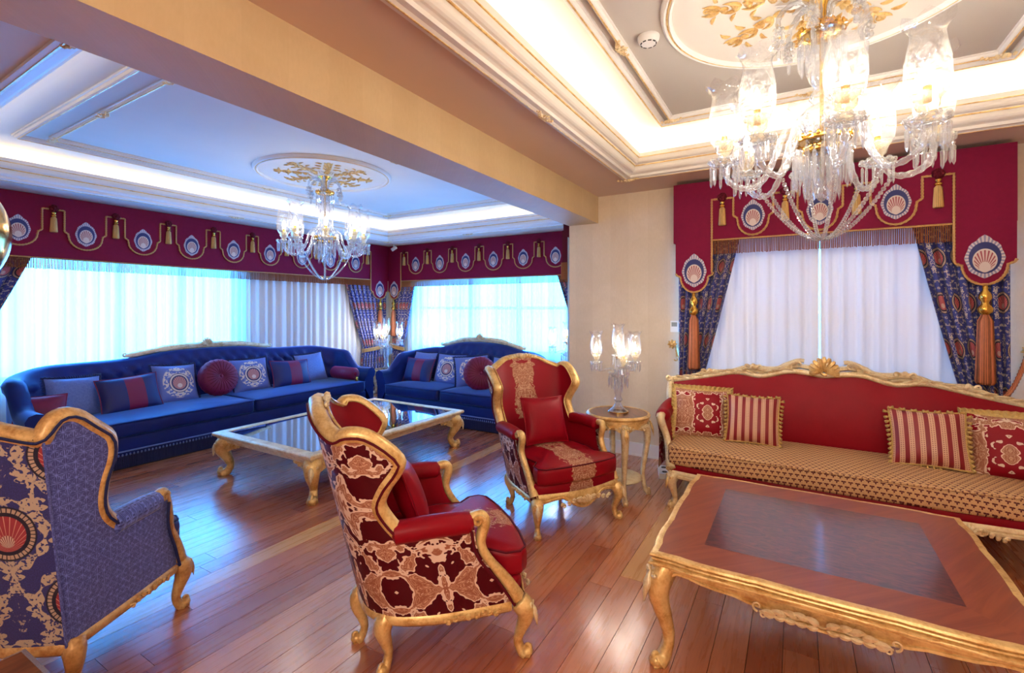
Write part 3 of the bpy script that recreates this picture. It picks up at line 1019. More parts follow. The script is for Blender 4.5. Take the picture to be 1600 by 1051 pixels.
def pelmet(P, s0, s1, label, tass, z_bot, z_top, z_notch, z_step, z_scal, tongues, depth=.2, rot=0, fringe_h=.11, ang=0):
    """P(s, z, d) maps along-wall, height, outward distance to the room.
    tass = positions of the small tassels; tongues = [(centre, half-width, z_top_of_step, z_bottom)]"""
    b = MB()
    def pbox(a, c, e, f, g, h): # s0 s1 z0 z1 d0 d1
        vs = [P(s, z, d) for s in (a, c) for z in (e, f) for d in (g, h)]
        b.add(vs, [(0,1,3,2),(4,6,7,5),(0,4,5,1),(2,3,7,6),(0,2,6,4),(1,5,7,3)])
    pbox(s0, s1, z_bot, z_top, -.02, 0)
    pbox(s0, s0+.02, z_bot, z_top, -depth, -.02); pbox(s1-.02, s1, z_bot, z_top, -depth, -.02)
    pbox(s0+.02, s1-.02, z_top-.02, z_top, -depth, -.02)
    root = obj('pelmet', b, M['burgundy'], None, False)
    tag(root, label, 'pelmet')
    # raised layer with the scalloped lower edge
    p = tass[1]-tass[0]
    hw = .088
    low = []                       # boundary from left to right
    def scal(c):                   # one scallop centred on c
        half = p/2-hw
        pts = [(c-half, z_notch), (c-half, z_step+.03), (c-half+.03, z_step+.008), (c-half+.035, z_step-.02)]
        rx = half-.035
        for i in range(1, 12):
            a = pi*i/12
            pts.append((c-rx*cos(a), z_step-.02-(z_step-.02-z_scal)*sin(a)))
        pts += [(c+half-.035, z_step-.02), (c+half-.03, z_step+.008), (c+half, z_step+.03), (c+half, z_notch)]
        return pts
    left = [(tass[0]-hw, z_notch)]; right = [(tass[-1]+hw, z_notch)]
    for a, c in zip(tass[:-1], tass[1:]): low += scal((a+c)/2)
    def tong(tg):
        sc, half, zt, zb = tg
        r = tongue(sc, half, zt, zb); l = [(2*sc-x, z) for x, z in r]
        return l + r[::-1][1:]
    cords = []
    lo = [t for t in tongues if t[0] < tass[0]]; hi = [t for t in tongues if t[0] > tass[-1]]
    if lo: head = tong(lo[0]) + [(tass[0]-hw, lo[0][2])]
    else: head = [(s0, z_scal+.06), (tass[0]-hw-.06, z_step)]
    tail = ([(tass[-1]+hw, hi[0][2])] + tong(hi[0])) if hi else [(tass[-1]+hw+.06, z_step), (s1, z_scal+.06)]
    # drop duplicates where the tongue edge meets the notch side
    line = head + left + low + right + tail
    cl = [line[0]]
    for q in line[1:]:
        if hypot(q[0]-cl[-1][0], q[1]-cl[-1][1]) > .004: cl.append(q)
    # fill: build by quads between the line and the top edge, tongues handled by fan of columns
    poly = cl + [(s1 if not hi else hi[0][0]+hi[0][1], z_top-.002), (s0 if not lo else lo[0][0]-lo[0][1], z_top-.002)]
    ov = MB().prism(poly, lambda a, c, d: P(a, c, d), .0005, .013)
    me = ov.mesh('scalloped_layer', False, M['burgundy'])
    bm = bmesh.new(); bm.from_mesh(me)
    bmesh.ops.triangulate(bm, faces=[f for f in bm.faces if len(f.verts) > 4]); bm.to_mesh(me); bm.free()
    o = bpy.data.objects.new('scalloped_layer', me); C.objects.link(o); o.parent = root
    path = [P(a, c, .014) for a, c in cl]
    fine = []
    for a, c in zip(path[:-1], path[1:]):
        a, c = V(*a), V(*c); n = max(1, int(np.linalg.norm(c-a)/.012))
        fine += [a+(c-a)*i/n for i in range(n)]
    fine.append(V(*path[-1]))
    obj('cord', MB().tube(fine, [.0105 if i % 2 else .0075 for i in range(len(fine))], 5), M['cord_gold'], root)
    # fringe strands
    fr = MB()
    a0 = tass[0]-hw if lo else s0; a1 = tass[-1]+hw if hi else s1
    n = int((a1-a0)/.0125)
    r2 = random.Random(3)
    for i in range(n):
        s = a0 + (i+.5)*(a1-a0)/n; h = fringe_h*(1-.06*r2.random()); dx = .0042; j = (r2.random()-.5)*.004
        vs = [P(s-dx, z_bot+.005, .002), P(s+dx, z_bot+.005, .002), P(s, z_bot+.005, .011),
              P(s-dx+j, z_bot-h, .0), P(s+dx+j, z_bot-h, .0), P(s+j, z_bot-h, .009)]
        fr.add(vs, [(0,1,4,3),(1,2,5,4),(2,0,3,5),(3,4,5)])
    obj('fringe', fr, M['fringe'], root, False, kind='stuff')
    hb = MB()
    hbp = [P(a0, z_bot+.006, .006), P((a0+a1)/2, z_bot+.006, .006), P(a1, z_bot+.006, .006)]
    obj('fringe_heading', hb.tube(hbp, .008, 5), M['cord_gold'], root)
    rz = ang
    for s in tass:
        q = P(s, z_notch-.01, .022)
        t = inst('tassel', T_SKIRT, root, q, (0, 0, rz))
        inst('tassel_head', T_HEAD, t)
        inst('rosette', T_ROSE, t, (0, .004, .02))
    for a, c in zip(tass[:-1], tass[1:]):
        inst('medallion', MED, root, P((a+c)/2, z_step+.015, .0135), (0, 0, rz))
    for sc, half, zt, zb in tongues:
        inst('medallion', MED, root, P(sc, zt+.015, .0135), (0, 0, rz), (1.15, 1, 1.15))
        t = inst('tassel', BT_SKIRT, root, P(sc, zb-.005, .03), (0, 0, rz))
        inst('tassel_head', BT_HEAD, t)
    return root

PA = lambda s, z, d: (-6.72+d, s, z)
PB = lambda s, z, d: (s, 6.62-d, z)
PR = lambda s, z, d: (s, 4.62-d, z)
PT = lambda s, z, d: (-2.30-d, s, z)
tA = [1.82+.5325*k - .5325*3 for k in range(12)]
tA = [x for x in tA if x > .3]
pelmet(PA, -.2, 6.62, 'long burgundy pelmet with gold fringe above the long blue sofa', tA, 2.015, 2.675, 2.535, 2.285, 2.135, [(6.385, .205, 1.83, 1.67)], rot=90, ang=radians(90))
tB = [-6.296+.5686*k for k in range(6)] + [-2.884]
pelmet(PB, -6.72, -2.32, 'burgundy scalloped pelmet on the far wall above the shorter blue sofa', tB, 2.0, 2.675, 2.535, 2.285, 2.13, [(-6.555, .155, 1.83, 1.67)], depth=.24)
pelmet(PR, -.99, 1.316, 'wide burgundy pelmet with two long side tongues above the red sofa', [-.565, -.079, .408, .895], 2.105, 2.65, 2.475, 2.285, 2.135, [(-.804, .165, 1.82, 1.645), (1.145, .165, 1.84, 1.665)], depth=.18, fringe_h=.125)

# the pelmet on the short return wall, seen end-on
b = MB().box(-2.31, -2.142, 4.99, 6.44, 2.02, 2.39)
b.box(-2.31, -2.142, 5.025, 6.44, 2.39, 2.675)
rp = tag(obj('pelmet', b, M['burgundy_dark'], None, False), 'narrow dark burgundy pelmet seen end-on beside the wall corner', 'pelmet')
fr = MB()
for i in range(130):
    if i < 14: x, y = -2.31 + i*.012, 4.985
    else: x, y = -2.316, 4.985 + (i-14)*.0125
    fr.box(x-.004, x+.004, y-.004, y+.004, 1.83, 2.022)
obj('fringe', fr, M['fringe'], rp, False, kind='stuff')

# ---- sheers
def sheer_panel(P, s0, s1, z0, z1, d, mat, label, fold=.12, amp=.03, seed=0, lean=0, group=None):
    r = random.Random(seed)
    nf = (s1-s0)/fold
    ph = [r.random()*6.28 for _ in range(4)]
    nu = int(nf*8); 
    def wv(a):
        x = a*nf*2*pi + 1.1*sin(a*nf*.9+ph[0]) + .7*sin(a*nf*2.3+ph[1])
        return sin(x)*.8 + .3*sin(2*x+ph[2])
    def fn(a, b):
        k = amp*(.6+.4*b)
        k *= min(1, a*(s1-s0)/.07, (1-a)*(s1-s0)/.07)
        return P(s0+(s1-s0)*a, z0+(z1-z0)*b, -d + k*wv(a))
    mb = MB().grid(fn, nu, 4)
    return tag(obj('sheer_curtain', mb, mat, angle=None), label, 'curtain', group)
sheer_panel(PA, -.1, 3.95, .02, 2.6, .14, M['sheer'], 'sunlit white sheer curtain over the long window, left part', .11, .03, 1)
sheer_panel(PA, 3.95, 6.55, .02, 2.6, .14, M['sheer_dense'], 'greyish white pleated sheer curtain over the wall beside the long window', .13, .036, 2)
sheer_panel(PB, -6.45, -2.37, .02, 2.6, .155, M['sheer'], 'sunlit white sheer curtain on the far window behind the shorter blue sofa', .11, .03, 3)
sheer_panel(PR, -.96, .163, .02, 2.6, .125, M['sheer_lined'], 'white sheer curtain behind the red sofa, panel left of the bright gap', .12, .026, 4)
sheer_panel(PR, .176, 1.28, .02, 2.6, .125, M['sheer_lined'], 'white sheer curtain behind the red sofa, panel right of the bright gap', .12, .026, 5)
sheer_panel(PT, 4.92, 5.5, .02, 2.3, .09, M['sheer_dense'], 'narrow strip of white sheer curtain at the wall corner', .1, .012, 6)

# ---- brocade drapes pulled back to the sides
def drape(P, out, inn, tie, z_tie, z_top, label, d=.05, nf=7, amp=.035, tie_w=.13, ease=1.3, seed=0):
    """out / inn: outer and inner edge at the top; tie: along-wall position where it is gathered"""
    sg = 1 if inn > out else -1
    def edge(z):
        if z >= z_tie:
            q = (z-z_tie)/(z_top-z_tie)
            o = tie - sg*tie_w/2 + (out-(tie-sg*tie_w/2))*min(1, q*2.2)
            i = tie + sg*tie_w/2 + (inn-(tie+sg*tie_w/2))*(q**(1/ease) if ease < 1 else q**.92)
        else:
            q = (z_tie-z)/z_tie
            o = tie - sg*tie_w/2 - sg*.06*q**.5; i = tie + sg*tie_w/2 + sg*.10*q**.5
        return o, i
    r = random.Random(seed); ph = r.random()*6
    def fn(a, b):
        z = .02 + (z_top-.02)*b
        o, i = edge(z)
        x = a*nf*2*pi + .8*sin(a*9+ph)
        w_ = abs(i-o)
        am = amp*min(1, .45+w_*1.0)
        return P(o+(i-o)*a + .012*sin(2*x)*w_, z, -d + am*(sin(x) + .25*sin(2*x+1)))
    width = abs(inn-out)*1.9
    mb = MB().grid(fn, nf*12, 40, lambda a, b: (a*width, b*z_top*1.0))
    t = tag(obj('brocade_drape', mb, M['brocade_drape'], angle=None), label, 'drape', 'blue brocade drapes')
    tb = MB()
    for k in (0, .022, .044):
        path = []
        for i in range(19):
            a = i/18*2*pi
            path.append(P(tie + (tie_w/2+.018)*cos(a), z_tie-.02+k+.03*cos(a)*sg*-1, -d + (.06)*sin(a)))
        tb.tube(path, .013, 5, closed=True)
    obj('tieback', tb, M['cord_gold'], t)
    return t
drape(PR, -.955, -.325, -.855, .80, 2.62, 'blue brocade drape tied back to the left of the red sofa window', .06, 6, .032, .20)
drape(PR, 1.30, .645, 1.175, .80, 2.62, 'blue brocade drape tied back to the right of the red sofa window', .06, 6, .032, .25)
drape(PA, 6.60, 5.45, 6.33, .75, 2.6, 'wide blue brocade drape in the corner behind the end of the long sofa', .055, 9, .035, .54)
drape(PB, -6.68, -5.95, -6.54, .75, 2.6, 'blue brocade drape on the far wall beside the corner lamp', .07, 6, .033, .28)
drape(PA, .10, 1.87, .85, .9, 2.6, 'bright blue brocade drape at the left end of the long window', .055, 9, .035, .62)
drape(PB, -2.38, -3.36, -2.58, .80, 2.6, 'sliver of blue brocade drape at the right end of the far window', .07, 7, .033, .34)

# ---- holdbacks and rope
def holdback(x, y, z, label):
    t = thing('curtain_holdback', label, 'holdback', (x, y, z), 0, 'gilded curtain holdbacks')
    f = frame((0, -.085, 0), (1, 0, 0), (0, 0, 1), (0, -1, 0))
    mb = MB().lathe([(.001, 0), (.012, 0), (.012, .07), (.03, .075)], 10); mb.xform(Matrix.Rotation(radians(90), 4, 'X')); obj('stem', mb, M['gold'], t)
    mb = MB()
    for k in range(8):
        a = 2*pi*k/8; leaf(mb, f, .012*cos(a), .012*sin(a), a, .036, .014, .3, .005)
    mb.blob((0, -.095, 0), (.018, .012, .018))
    obj('rosette', mb, M['gold'], t)
    mb = MB(); f2 = frame((.02, -.01, -.02), (0, 0, -1), (1, 0, 0), (0, -1, 0))
    leaf(mb, f2, 0, 0, 0, .14, .016, .4); leaf(mb, f2, .03, 0, .4, .09, .012, -.8); scroll(mb, f2, .13, 0, .02, .006, -1.5, 3, .008, .004)
    obj('back_plate', mb, M['gold'], t)
holdback(-1.02, 4.80, 1.153, 'gilded rosette holdback on the wall beside the left red-room drape')
holdback(1.40, 4.80, 1.195, 'gilded rosette holdback on the wall right of the red-room drape')
pts = catmull([(1.40, 4.73, 1.19), (1.33, 4.62, 1.05), (1.26, 4.56, .92), (1.17, 4.545, .82)], 12)
tw = MB().tube(pts, [.016 if i % 2 else .0115 for i in range(len(pts))], 6)
tag(obj('tieback_rope', tw, M['tassel_copper']), 'twisted orange-brown rope from the right holdback round the drape', 'rope')

# ------------------------------------------------------------------ crystal chandeliers and candelabra lamps
def wavy_shade(h, r, n=24):
    """hurricane shade with a flared, scalloped rim"""
    prof = [(.30, 0), (.62, .03), (.80, .12), (.88, .28), (.86, .48), (.74, .68), (.66, .80), (.72, .90), (.90, .97), (1.02, 1.0)]
    vs, uvs = [], []
    for j, (q, z) in enumerate(prof):
        k = max(0, (z-.75)/.25)
        for i in range(n):
            a = 2*pi*i/n
            rr = r*q*(1+.06*k*cos(6*a)); zz = h*(z+.045*k*cos(6*a))
            vs.append((rr*cos(a), rr*sin(a), zz)); uvs.append((i/n, z))
    fs = [(j*n+i, j*n+(i+1) % n, (j+1)*n+(i+1) % n, (j+1)*n+i) for j in range(len(prof)-1) for i in range(n)]
    mb = MB().add(vs, fs, uvs)
    return mb
def prism_drop(mb, x, y, z, L, r, tw=0):
    """faceted pendant: bead, long six-sided bar, point"""
    mb.blob((x, y, z-r*.8), (r*.8, r*.8, r*.9), 5, 4)
    n = 6; z0 = z-r*1.9
    vs = []
    for q, rr in ((0, .35), (.08, 1), (.82, .8), (1.0, .02)):
        for i in range(n):
            a = 2*pi*i/n+tw; vs.append((x+r*rr*cos(a), y+r*rr*sin(a)*.7, z0-L*q))
    fs = [(j*n+i, j*n+(i+1) % n, (j+1)*n+(i+1) % n, (j+1)*n+i) for j in range(3) for i in range(n)]
    mb.add(vs, fs)
def drop_ring(R, n, L, r, z=0, dz=0):
    mb = MB()
    for i in range(n):
        a = 2*pi*(i+.5)/n
        prism_drop(mb, R*cos(a), R*sin(a), z - (dz if i % 2 else 0), L, r, a)
    return mb
MESH = {}
def candle_meshes(key, k):
    """shared meshes of one candle branch, scale k (1 = chandelier)"""
    m = {}
    m['shade'] = wavy_shade(.30*k, .083*k).mesh('glass_shade', True, M['shade_glass'])
    m['bulb'] = MB().lathe([(.002, .055*k), (.013*k, .06*k), (.018*k, .085*k), (.014*k, .115*k), (.002, .145*k)], 8).mesh('bulb', True, M['bulb'])
    m['candle'] = MB().lathe([(.002, -.01*k), (.014*k, -.01*k), (.014*k, .052*k), (.010*k, .057*k), (.002, .057*k)], 10).mesh('candle_tube', True, M['brass'])
    cup = MB().lathe([(.02*k, -.085*k), (.03*k, -.07*k), (.022*k, -.045*k), (.034*k, -.03*k), (.04*k, 0), (.052*k, .022*k), (.046*k, .014*k), (.02*k, -.01*k)], 24, ribs=6, amp=.12, tw=.25)
    m['cup'] = cup.mesh('twisted_cup', True, M['crystal_gold'])
    dish = MB().lathe([(.006*k, -.088*k), (.05*k, -.092*k), (.066*k, -.078*k), (.07*k, -.068*k), (.064*k, -.072*k), (.03*k, -.082*k), (.006*k, -.08*k)], 24, ribs=8, amp=.07)
    for i in range(10):
        a = 2*pi*i/10; dish.blob((.066*k*cos(a), .066*k*sin(a), -.07*k), (.013*k, .013*k, .013*k), 6, 4)
    m['dish'] = dish.mesh('scalloped_dish', True, M['crystal'])
    m['drops'] = drop_ring(.062*k, 12, .085*k, .0085*k, -.078*k, .012*k).mesh('prism_drops', False, M['crystal'])
    MESH[key] = m
candle_meshes('big', 1.0); candle_meshes('small', .68)
def candle(key, parent, loc):
    """the pieces of one candle branch under a part (all one level down)"""
    m = MESH[key]
    inst('glass_shade', m['shade'], parent, loc); inst('bulb', m['bulb'], parent, loc)
    inst('candle_tube', m['candle'], parent, loc); inst('twisted_cup', m['cup'], parent, loc)
    inst('scalloped_dish', m['dish'], parent, loc)
    inst('prism_drops', m['drops'], parent, loc)['kind'] = 'stuff'

def rope_tube(path, r, n=8, turns=9):
    """glass arm with a twisted rib"""
    P = catmull(path, 8)
    mb = MB()
    mb.tube(P, [r*(1+.16*cos(i*1.7)) for i in range(len(P))], n)
    return mb

def chandelier(loc, label):
    t = thing('chandelier', label, 'chandelier', loc, 0)
    # z measured from the ceiling rose at 0 downwards; whole drop 1.16 m
    zc = lambda z: z - 2.95
    st = MB().lathe([(.002, zc(2.95)), (.085, zc(2.945)), (.075, zc(2.925)), (.03, zc(2.90)), (.02, zc(2.87)), (.02, zc(2.80)), (.05, zc(2.795)), (.05, zc(2.78)), (.02, zc(2.775)), (.002, zc(2.77))], 24)
    obj('canopy', st, M['brass'], t)
    col = MB().lathe([(.03, zc(2.79)), (.05, zc(2.76)), (.04, zc(2.70)), (.055, zc(2.64)), (.06, zc(2.58)), (.045, zc(2.53)), (.025, zc(2.50)),
                      (.045, zc(2.475)), (.05, zc(2.455)), (.03, zc(2.43)), (.06, zc(2.415)), (.085, zc(2.38)), (.082, zc(2.33)), (.062, zc(2.29)), (.055, zc(2.26)), (.03, zc(2.24))], 24, ribs=12, amp=.05, tw=.12)
    obj('glass_column', col, M['crystal'], t)
    obj('rod', MB().lathe([(.008, zc(2.80)), (.008, zc(2.10)), (.002, zc(2.09))], 8), M['brass'], t)
    ball = MB().lathe([(.002, zc(1.985)), (.012, zc(1.99)), (.03, zc(2.02)), (.018, zc(2.05)), (.04, zc(2.09)), (.03, zc(2.14)), (.05, zc(2.2)), (.03, zc(2.24))], 20, ribs=10, amp=.06)
    obj('finial', ball, M['crystal'], t)
    for nm, R, z, n, L, dz in (('upper', .085, 2.755, 18, .12, .03), ('lower', .105, 2.262, 22, .16, .03), ('inner', .062, 2.22, 14, .19, .02)):
        b = MB().tube([(R*cos(a), R*sin(a), zc(z)) for a in np.linspace(0, 2*pi, 33)[:-1]], .011, 6, closed=True)
        for i in range(22):
            a = 2*pi*i/22; b.blob((R*1.08*cos(a), R*1.08*sin(a), zc(z)+.01), (.009, .009, .014), 5, 4)
        b.lathe([(R, zc(z)-.004), (R*.4, zc(z)+.012), (.02, zc(z)+.012)], 24)
        ring = obj('brass_ring', b, M['brass'], t)
        obj('prism_drops', drop_ring(R+.004, n, L, .0095, zc(z)-.012, dz), M['crystal'], ring, False, kind='stuff')
    # upper plume arms with hanging drop clusters
    pl = rope_tube([(.03, 0, zc(2.80)), (.05, 0, zc(2.88)), (.11, 0, zc(2.905)), (.17, 0, zc(2.86)), (.18, 0, zc(2.80)), (.165, 0, zc(2.79))], .011).mesh('plume_arm', True, M['crystal'])
    dm = MB()
    for i, (dz, r) in enumerate(((0, .016), (.03, .022), (.065, .017))):
        for k in range(5):
            a = 2*pi*k/5+i; dm.blob((r*cos(a), r*sin(a), -dz), (.011, .011, .016), 5, 4)
    prism_drop(dm, 0, 0, -.07, .05, .011)
    dm = dm.mesh('drop_cluster', False, M['crystal'])
    for k in range(6):
        a = 2*pi*k/6 + .3
        p = inst('plume_arm', pl, t, (0, 0, 0), (0, 0, a))
        inst('drop_cluster', dm, p, (.178, 0, zc(2.785)))
    # eight candle arms
    R = .405
    arm = rope_tube([(.06, 0, zc(2.33)), (.10, 0, zc(2.36)), (.145, 0, zc(2.33)), (.19, 0, zc(2.20)), (.25, 0, zc(2.09)), (.32, 0, zc(2.075)), (.385, 0, zc(2.115)), (R, 0, zc(2.19))], .0135, 8).mesh('arm', True, M['crystal'])
    beads = MB()
    n = 24
    for i in range(n+1):
        q = i/n
        x = .262*(1-q) + .012*q; z = 2.075 + (1.815-2.075)*(1-(1-q)**1.75)
        beads.blob((x, 0, zc(z)), (.0098, .0098, .0098), 7, 5)
    bm_ = beads.mesh('bead_chain', False, M['crystal'])
    for k in range(8):
        a = radians(278.4+45*k)
        p = inst('arm', arm, t, (0, 0, 0), (0, 0, a))
        candle('big', p, (R, 0, zc(2.285)))
        if k % 2 == 0 or True: inst('bead_chain', bm_, t, (0, 0, 0), (0, 0, a))
    return t
ch = chandelier((.10, 2.585, 2.95), 'large crystal chandelier with eight lit glass shades above the red seats')
ch2 = dup(ch, (-4.43, 3.42, 2.95), 0, 'crystal chandelier hanging over the glass coffee table in the blue room')
dim = MESH['big']['bulb'].copy(); dim.materials[0] = M['bulb_dimmed']
for a_ in ch2.children:
    for b_ in a_.children:
        if b_.name.startswith('bulb'): b_.data = dim

def candelabra(loc, rz, label):
    t = thing('candelabra_lamp', label, 'lamp', loc, rz, 'crystal candelabra table lamps')
    b = MB().lathe([(.002, 0), (.075, 0), (.078, .008), (.062, .022), (.05, .03), (.03, .055), (.02, .085)], 24, ribs=10, amp=.04)
    obj('base', b, M['crystal'], t)
    obj('base_ring', MB().lathe([(.06, 0), (.081, .0), (.081, .007), (.06, .009)], 24), M['brass'], t)
    s = MB().lathe([(.02, .08), (.035, .10), (.022, .13), (.03, .16), (.04, .20), (.028, .235), (.02, .27), (.05, .285), (.055, .30), (.03, .32), (.028, .36), (.02, .40), (.02, .43)], 20, ribs=10, amp=.05)
    obj('stem', s, M['crystal'], t)
    rg = obj('dish', MB().lathe([(.01, .30), (.075, .305), (.085, .32), (.07, .315), (.01, .312)], 24, ribs=12, amp=.05), M['crystal'], t)
    obj('prism_drops', drop_ring(.074, 16, .085, .008, .305, .015), M['crystal'], rg, False, kind='stuff')
    arm = rope_tube([(.02, 0, .33), (.07, 0, .345), (.12, 0, .33), (.16, 0, .325), (.185, 0, .345), (.185, 0, .375)], .009).mesh('arm', True, M['crystal'])
    for k in range(3):
        p = inst('arm', arm, t, (0, 0, 0), (0, 0, radians(-90+120*k)))
        candle('small', p, (.185, 0, .44))
    p = obj('centre_post', MB().lathe([(.012, .42), (.02, .435), (.02, .45), (.008, .46)], 12), M['brass'], t)
    candle('small', p, (0, 0, .505))
    return t
cl = candelabra((-1.235, 3.74, .662), radians(30.86), 'crystal candelabra lamp with four lit shades on the round gilt side table')
cor = dup(cl, (-6.16, 6.02, .432), radians(30.86), 'crystal candelabra lamp lit in the corner between the two blue sofas')
cor.scale = (1.27, 1.27, 1.27)
dup(cl, (-2.50, 5.55, .612), radians(50), 'crystal candelabra lamp half hidden by the wall corner, right of the shorter blue sofa')

# ------------------------------------------------------------------ legs and carved rails
def cabriole(h, out=.05, k=1.0, foot=True, n=8, knee=.042, ankle=.018):
    """S-curved leg, top centre at the origin, bowing towards +x, foot on z = -h"""
    pts = [(0, 0, .0), (out*.45, 0, -h*.12), (out*.55, 0, -h*.28), (out*.15, 0, -h*.52), (-out*.12, 0, -h*.72), (out*.15, 0, -h*.9), (out*.55, 0, -h*.965)]
    R = [knee*.95, knee, knee*.82, ankle*1.35, ankle, ankle*1.15, ankle*1.5]
    P = catmull(pts, 5); RR = np.interp(np.linspace(0, 1, len(P)), np.linspace(0, 1, len(R)), R)
    mb = MB().tube(P, [r*k for r in RR], 10, power=2.8, rot=pi/4, up=(1, 0, 0))
    fx = out*.62
    mb.blob((fx, 0, -h+.020*k), (.030*k, .026*k, .022*k), 10, 6)
    f = frame((fx, 0, -h+.022*k), (1, 0, 0), (0, 0, 1), (0, -1, 0))
    scroll(mb, f, .004, .018*k, .016*k, .004, -1.5, 3.4, .010*k, .006*k, 0, 10, 6)
    mb.box(fx-.02*k, fx+.018*k, -.018*k, .018*k, -h, -h+.012)
    return mb
def knee_carving(h, out=.05, k=1.0):
    mb = MB()
    f = frame((out*.45+.036*k, 0, -h*.10), (0, 1, 0), (.25, 0, -1), (1, 0, 0))
    leaf(mb, f, 0, -.02, pi/2, h*.42, .013*k, .01)
    for sg in (-1, 1):
        leaf(mb, f, 0, 0, pi/2-sg*.5, h*.26, .010*k, sg*.8)
        scroll(mb, f, sg*.018*k, -.012, .012*k, .003, 0, 5*sg, .006*k, .003)
    return mb

def rail_carve(mb, f, L, wd, n=6):
    spray(mb, f, L, wd, n)
    shell(mb, f, 0, -wd*.2, wd*2.6, 7, 2.4, .003)
    for sg in (-1, 1): scroll(mb, f, sg*wd*3.0, wd*.3, wd*1.1, wd*.3, pi/2, pi/2+sg*5, wd*.4, wd*.2, .003)

# ------------------------------------------------------------------ wing chairs
RED = dict(
    P0=[(0, (0, .37)), (.25, (.17, .335)), (.42, (.265, .25)), (.6, (.312, .12)), (.75, (.332, -.02)), (1, (.345, -.27))],
    P1=[(0, (0, .56)), (.25, (.2, .54)), (.42, (.345, .475)), (.55, (.39, .36)), (.75, (.40, .18)), (1, (.40, -.10))],
    af=[(.60, .575), (.66, .535), (.73, .515), (.80, .56), (.87, .635), (.93, .66), (1.02, .62), (1.1, .6)],
    H=[(0, 1.085), (.3, 1.065), (.5, 1.02), (.64, .993), (.76, 1.015), (.88, 1.0), (1.0, .895)],
    al=[(.235, 1.0), (.35, .95), (.48, .885), (.60, .885)],
    outer='damask_red', side='damask_red', inner='satin_band', frame='gold', arm='satin_plain', seat='satin_band', legs=[(.22, .28, 'r'), (0, .365, 'b')], smooth=True)
BLUE = dict(
    P0=[(0, (0, .33)), (.25, (.2, .325)), (.40, (.315, .315)), (.41, (.322, .305)), (.6, (.335, .12)), (.75, (.342, -.02)), (1, (.35, -.27))],
    P1=[(0, (0, .47)), (.25, (.2, .455)), (.40, (.335, .43)), (.41, (.345, .42)), (.6, (.40, .20)), (.75, (.405, .06)), (1, (.40, -.15))],
    af=[(.60, .64), (.66, .585), (.73, .565), (.82, .575), (.90, .60), (.97, .60), (1.05, .56), (1.1, .54)],
    H=[(0, 1.11), (.25, 1.10), (.5, 1.06), (.66, 1.035), (.72, 1.04), (.84, 1.10), (.93, 1.09), (1.0, 1.0)],
    al=[(.235, 1.0), (.35, .97), (.48, .93), (.60, .94)],
    outer='brocade_chair', side='blue_weave', inner='brocade_chair', frame='gold_wood', arm='blue_weave', seat='brocade_chair', legs=[(.31, .29, 'r')], smooth=False)

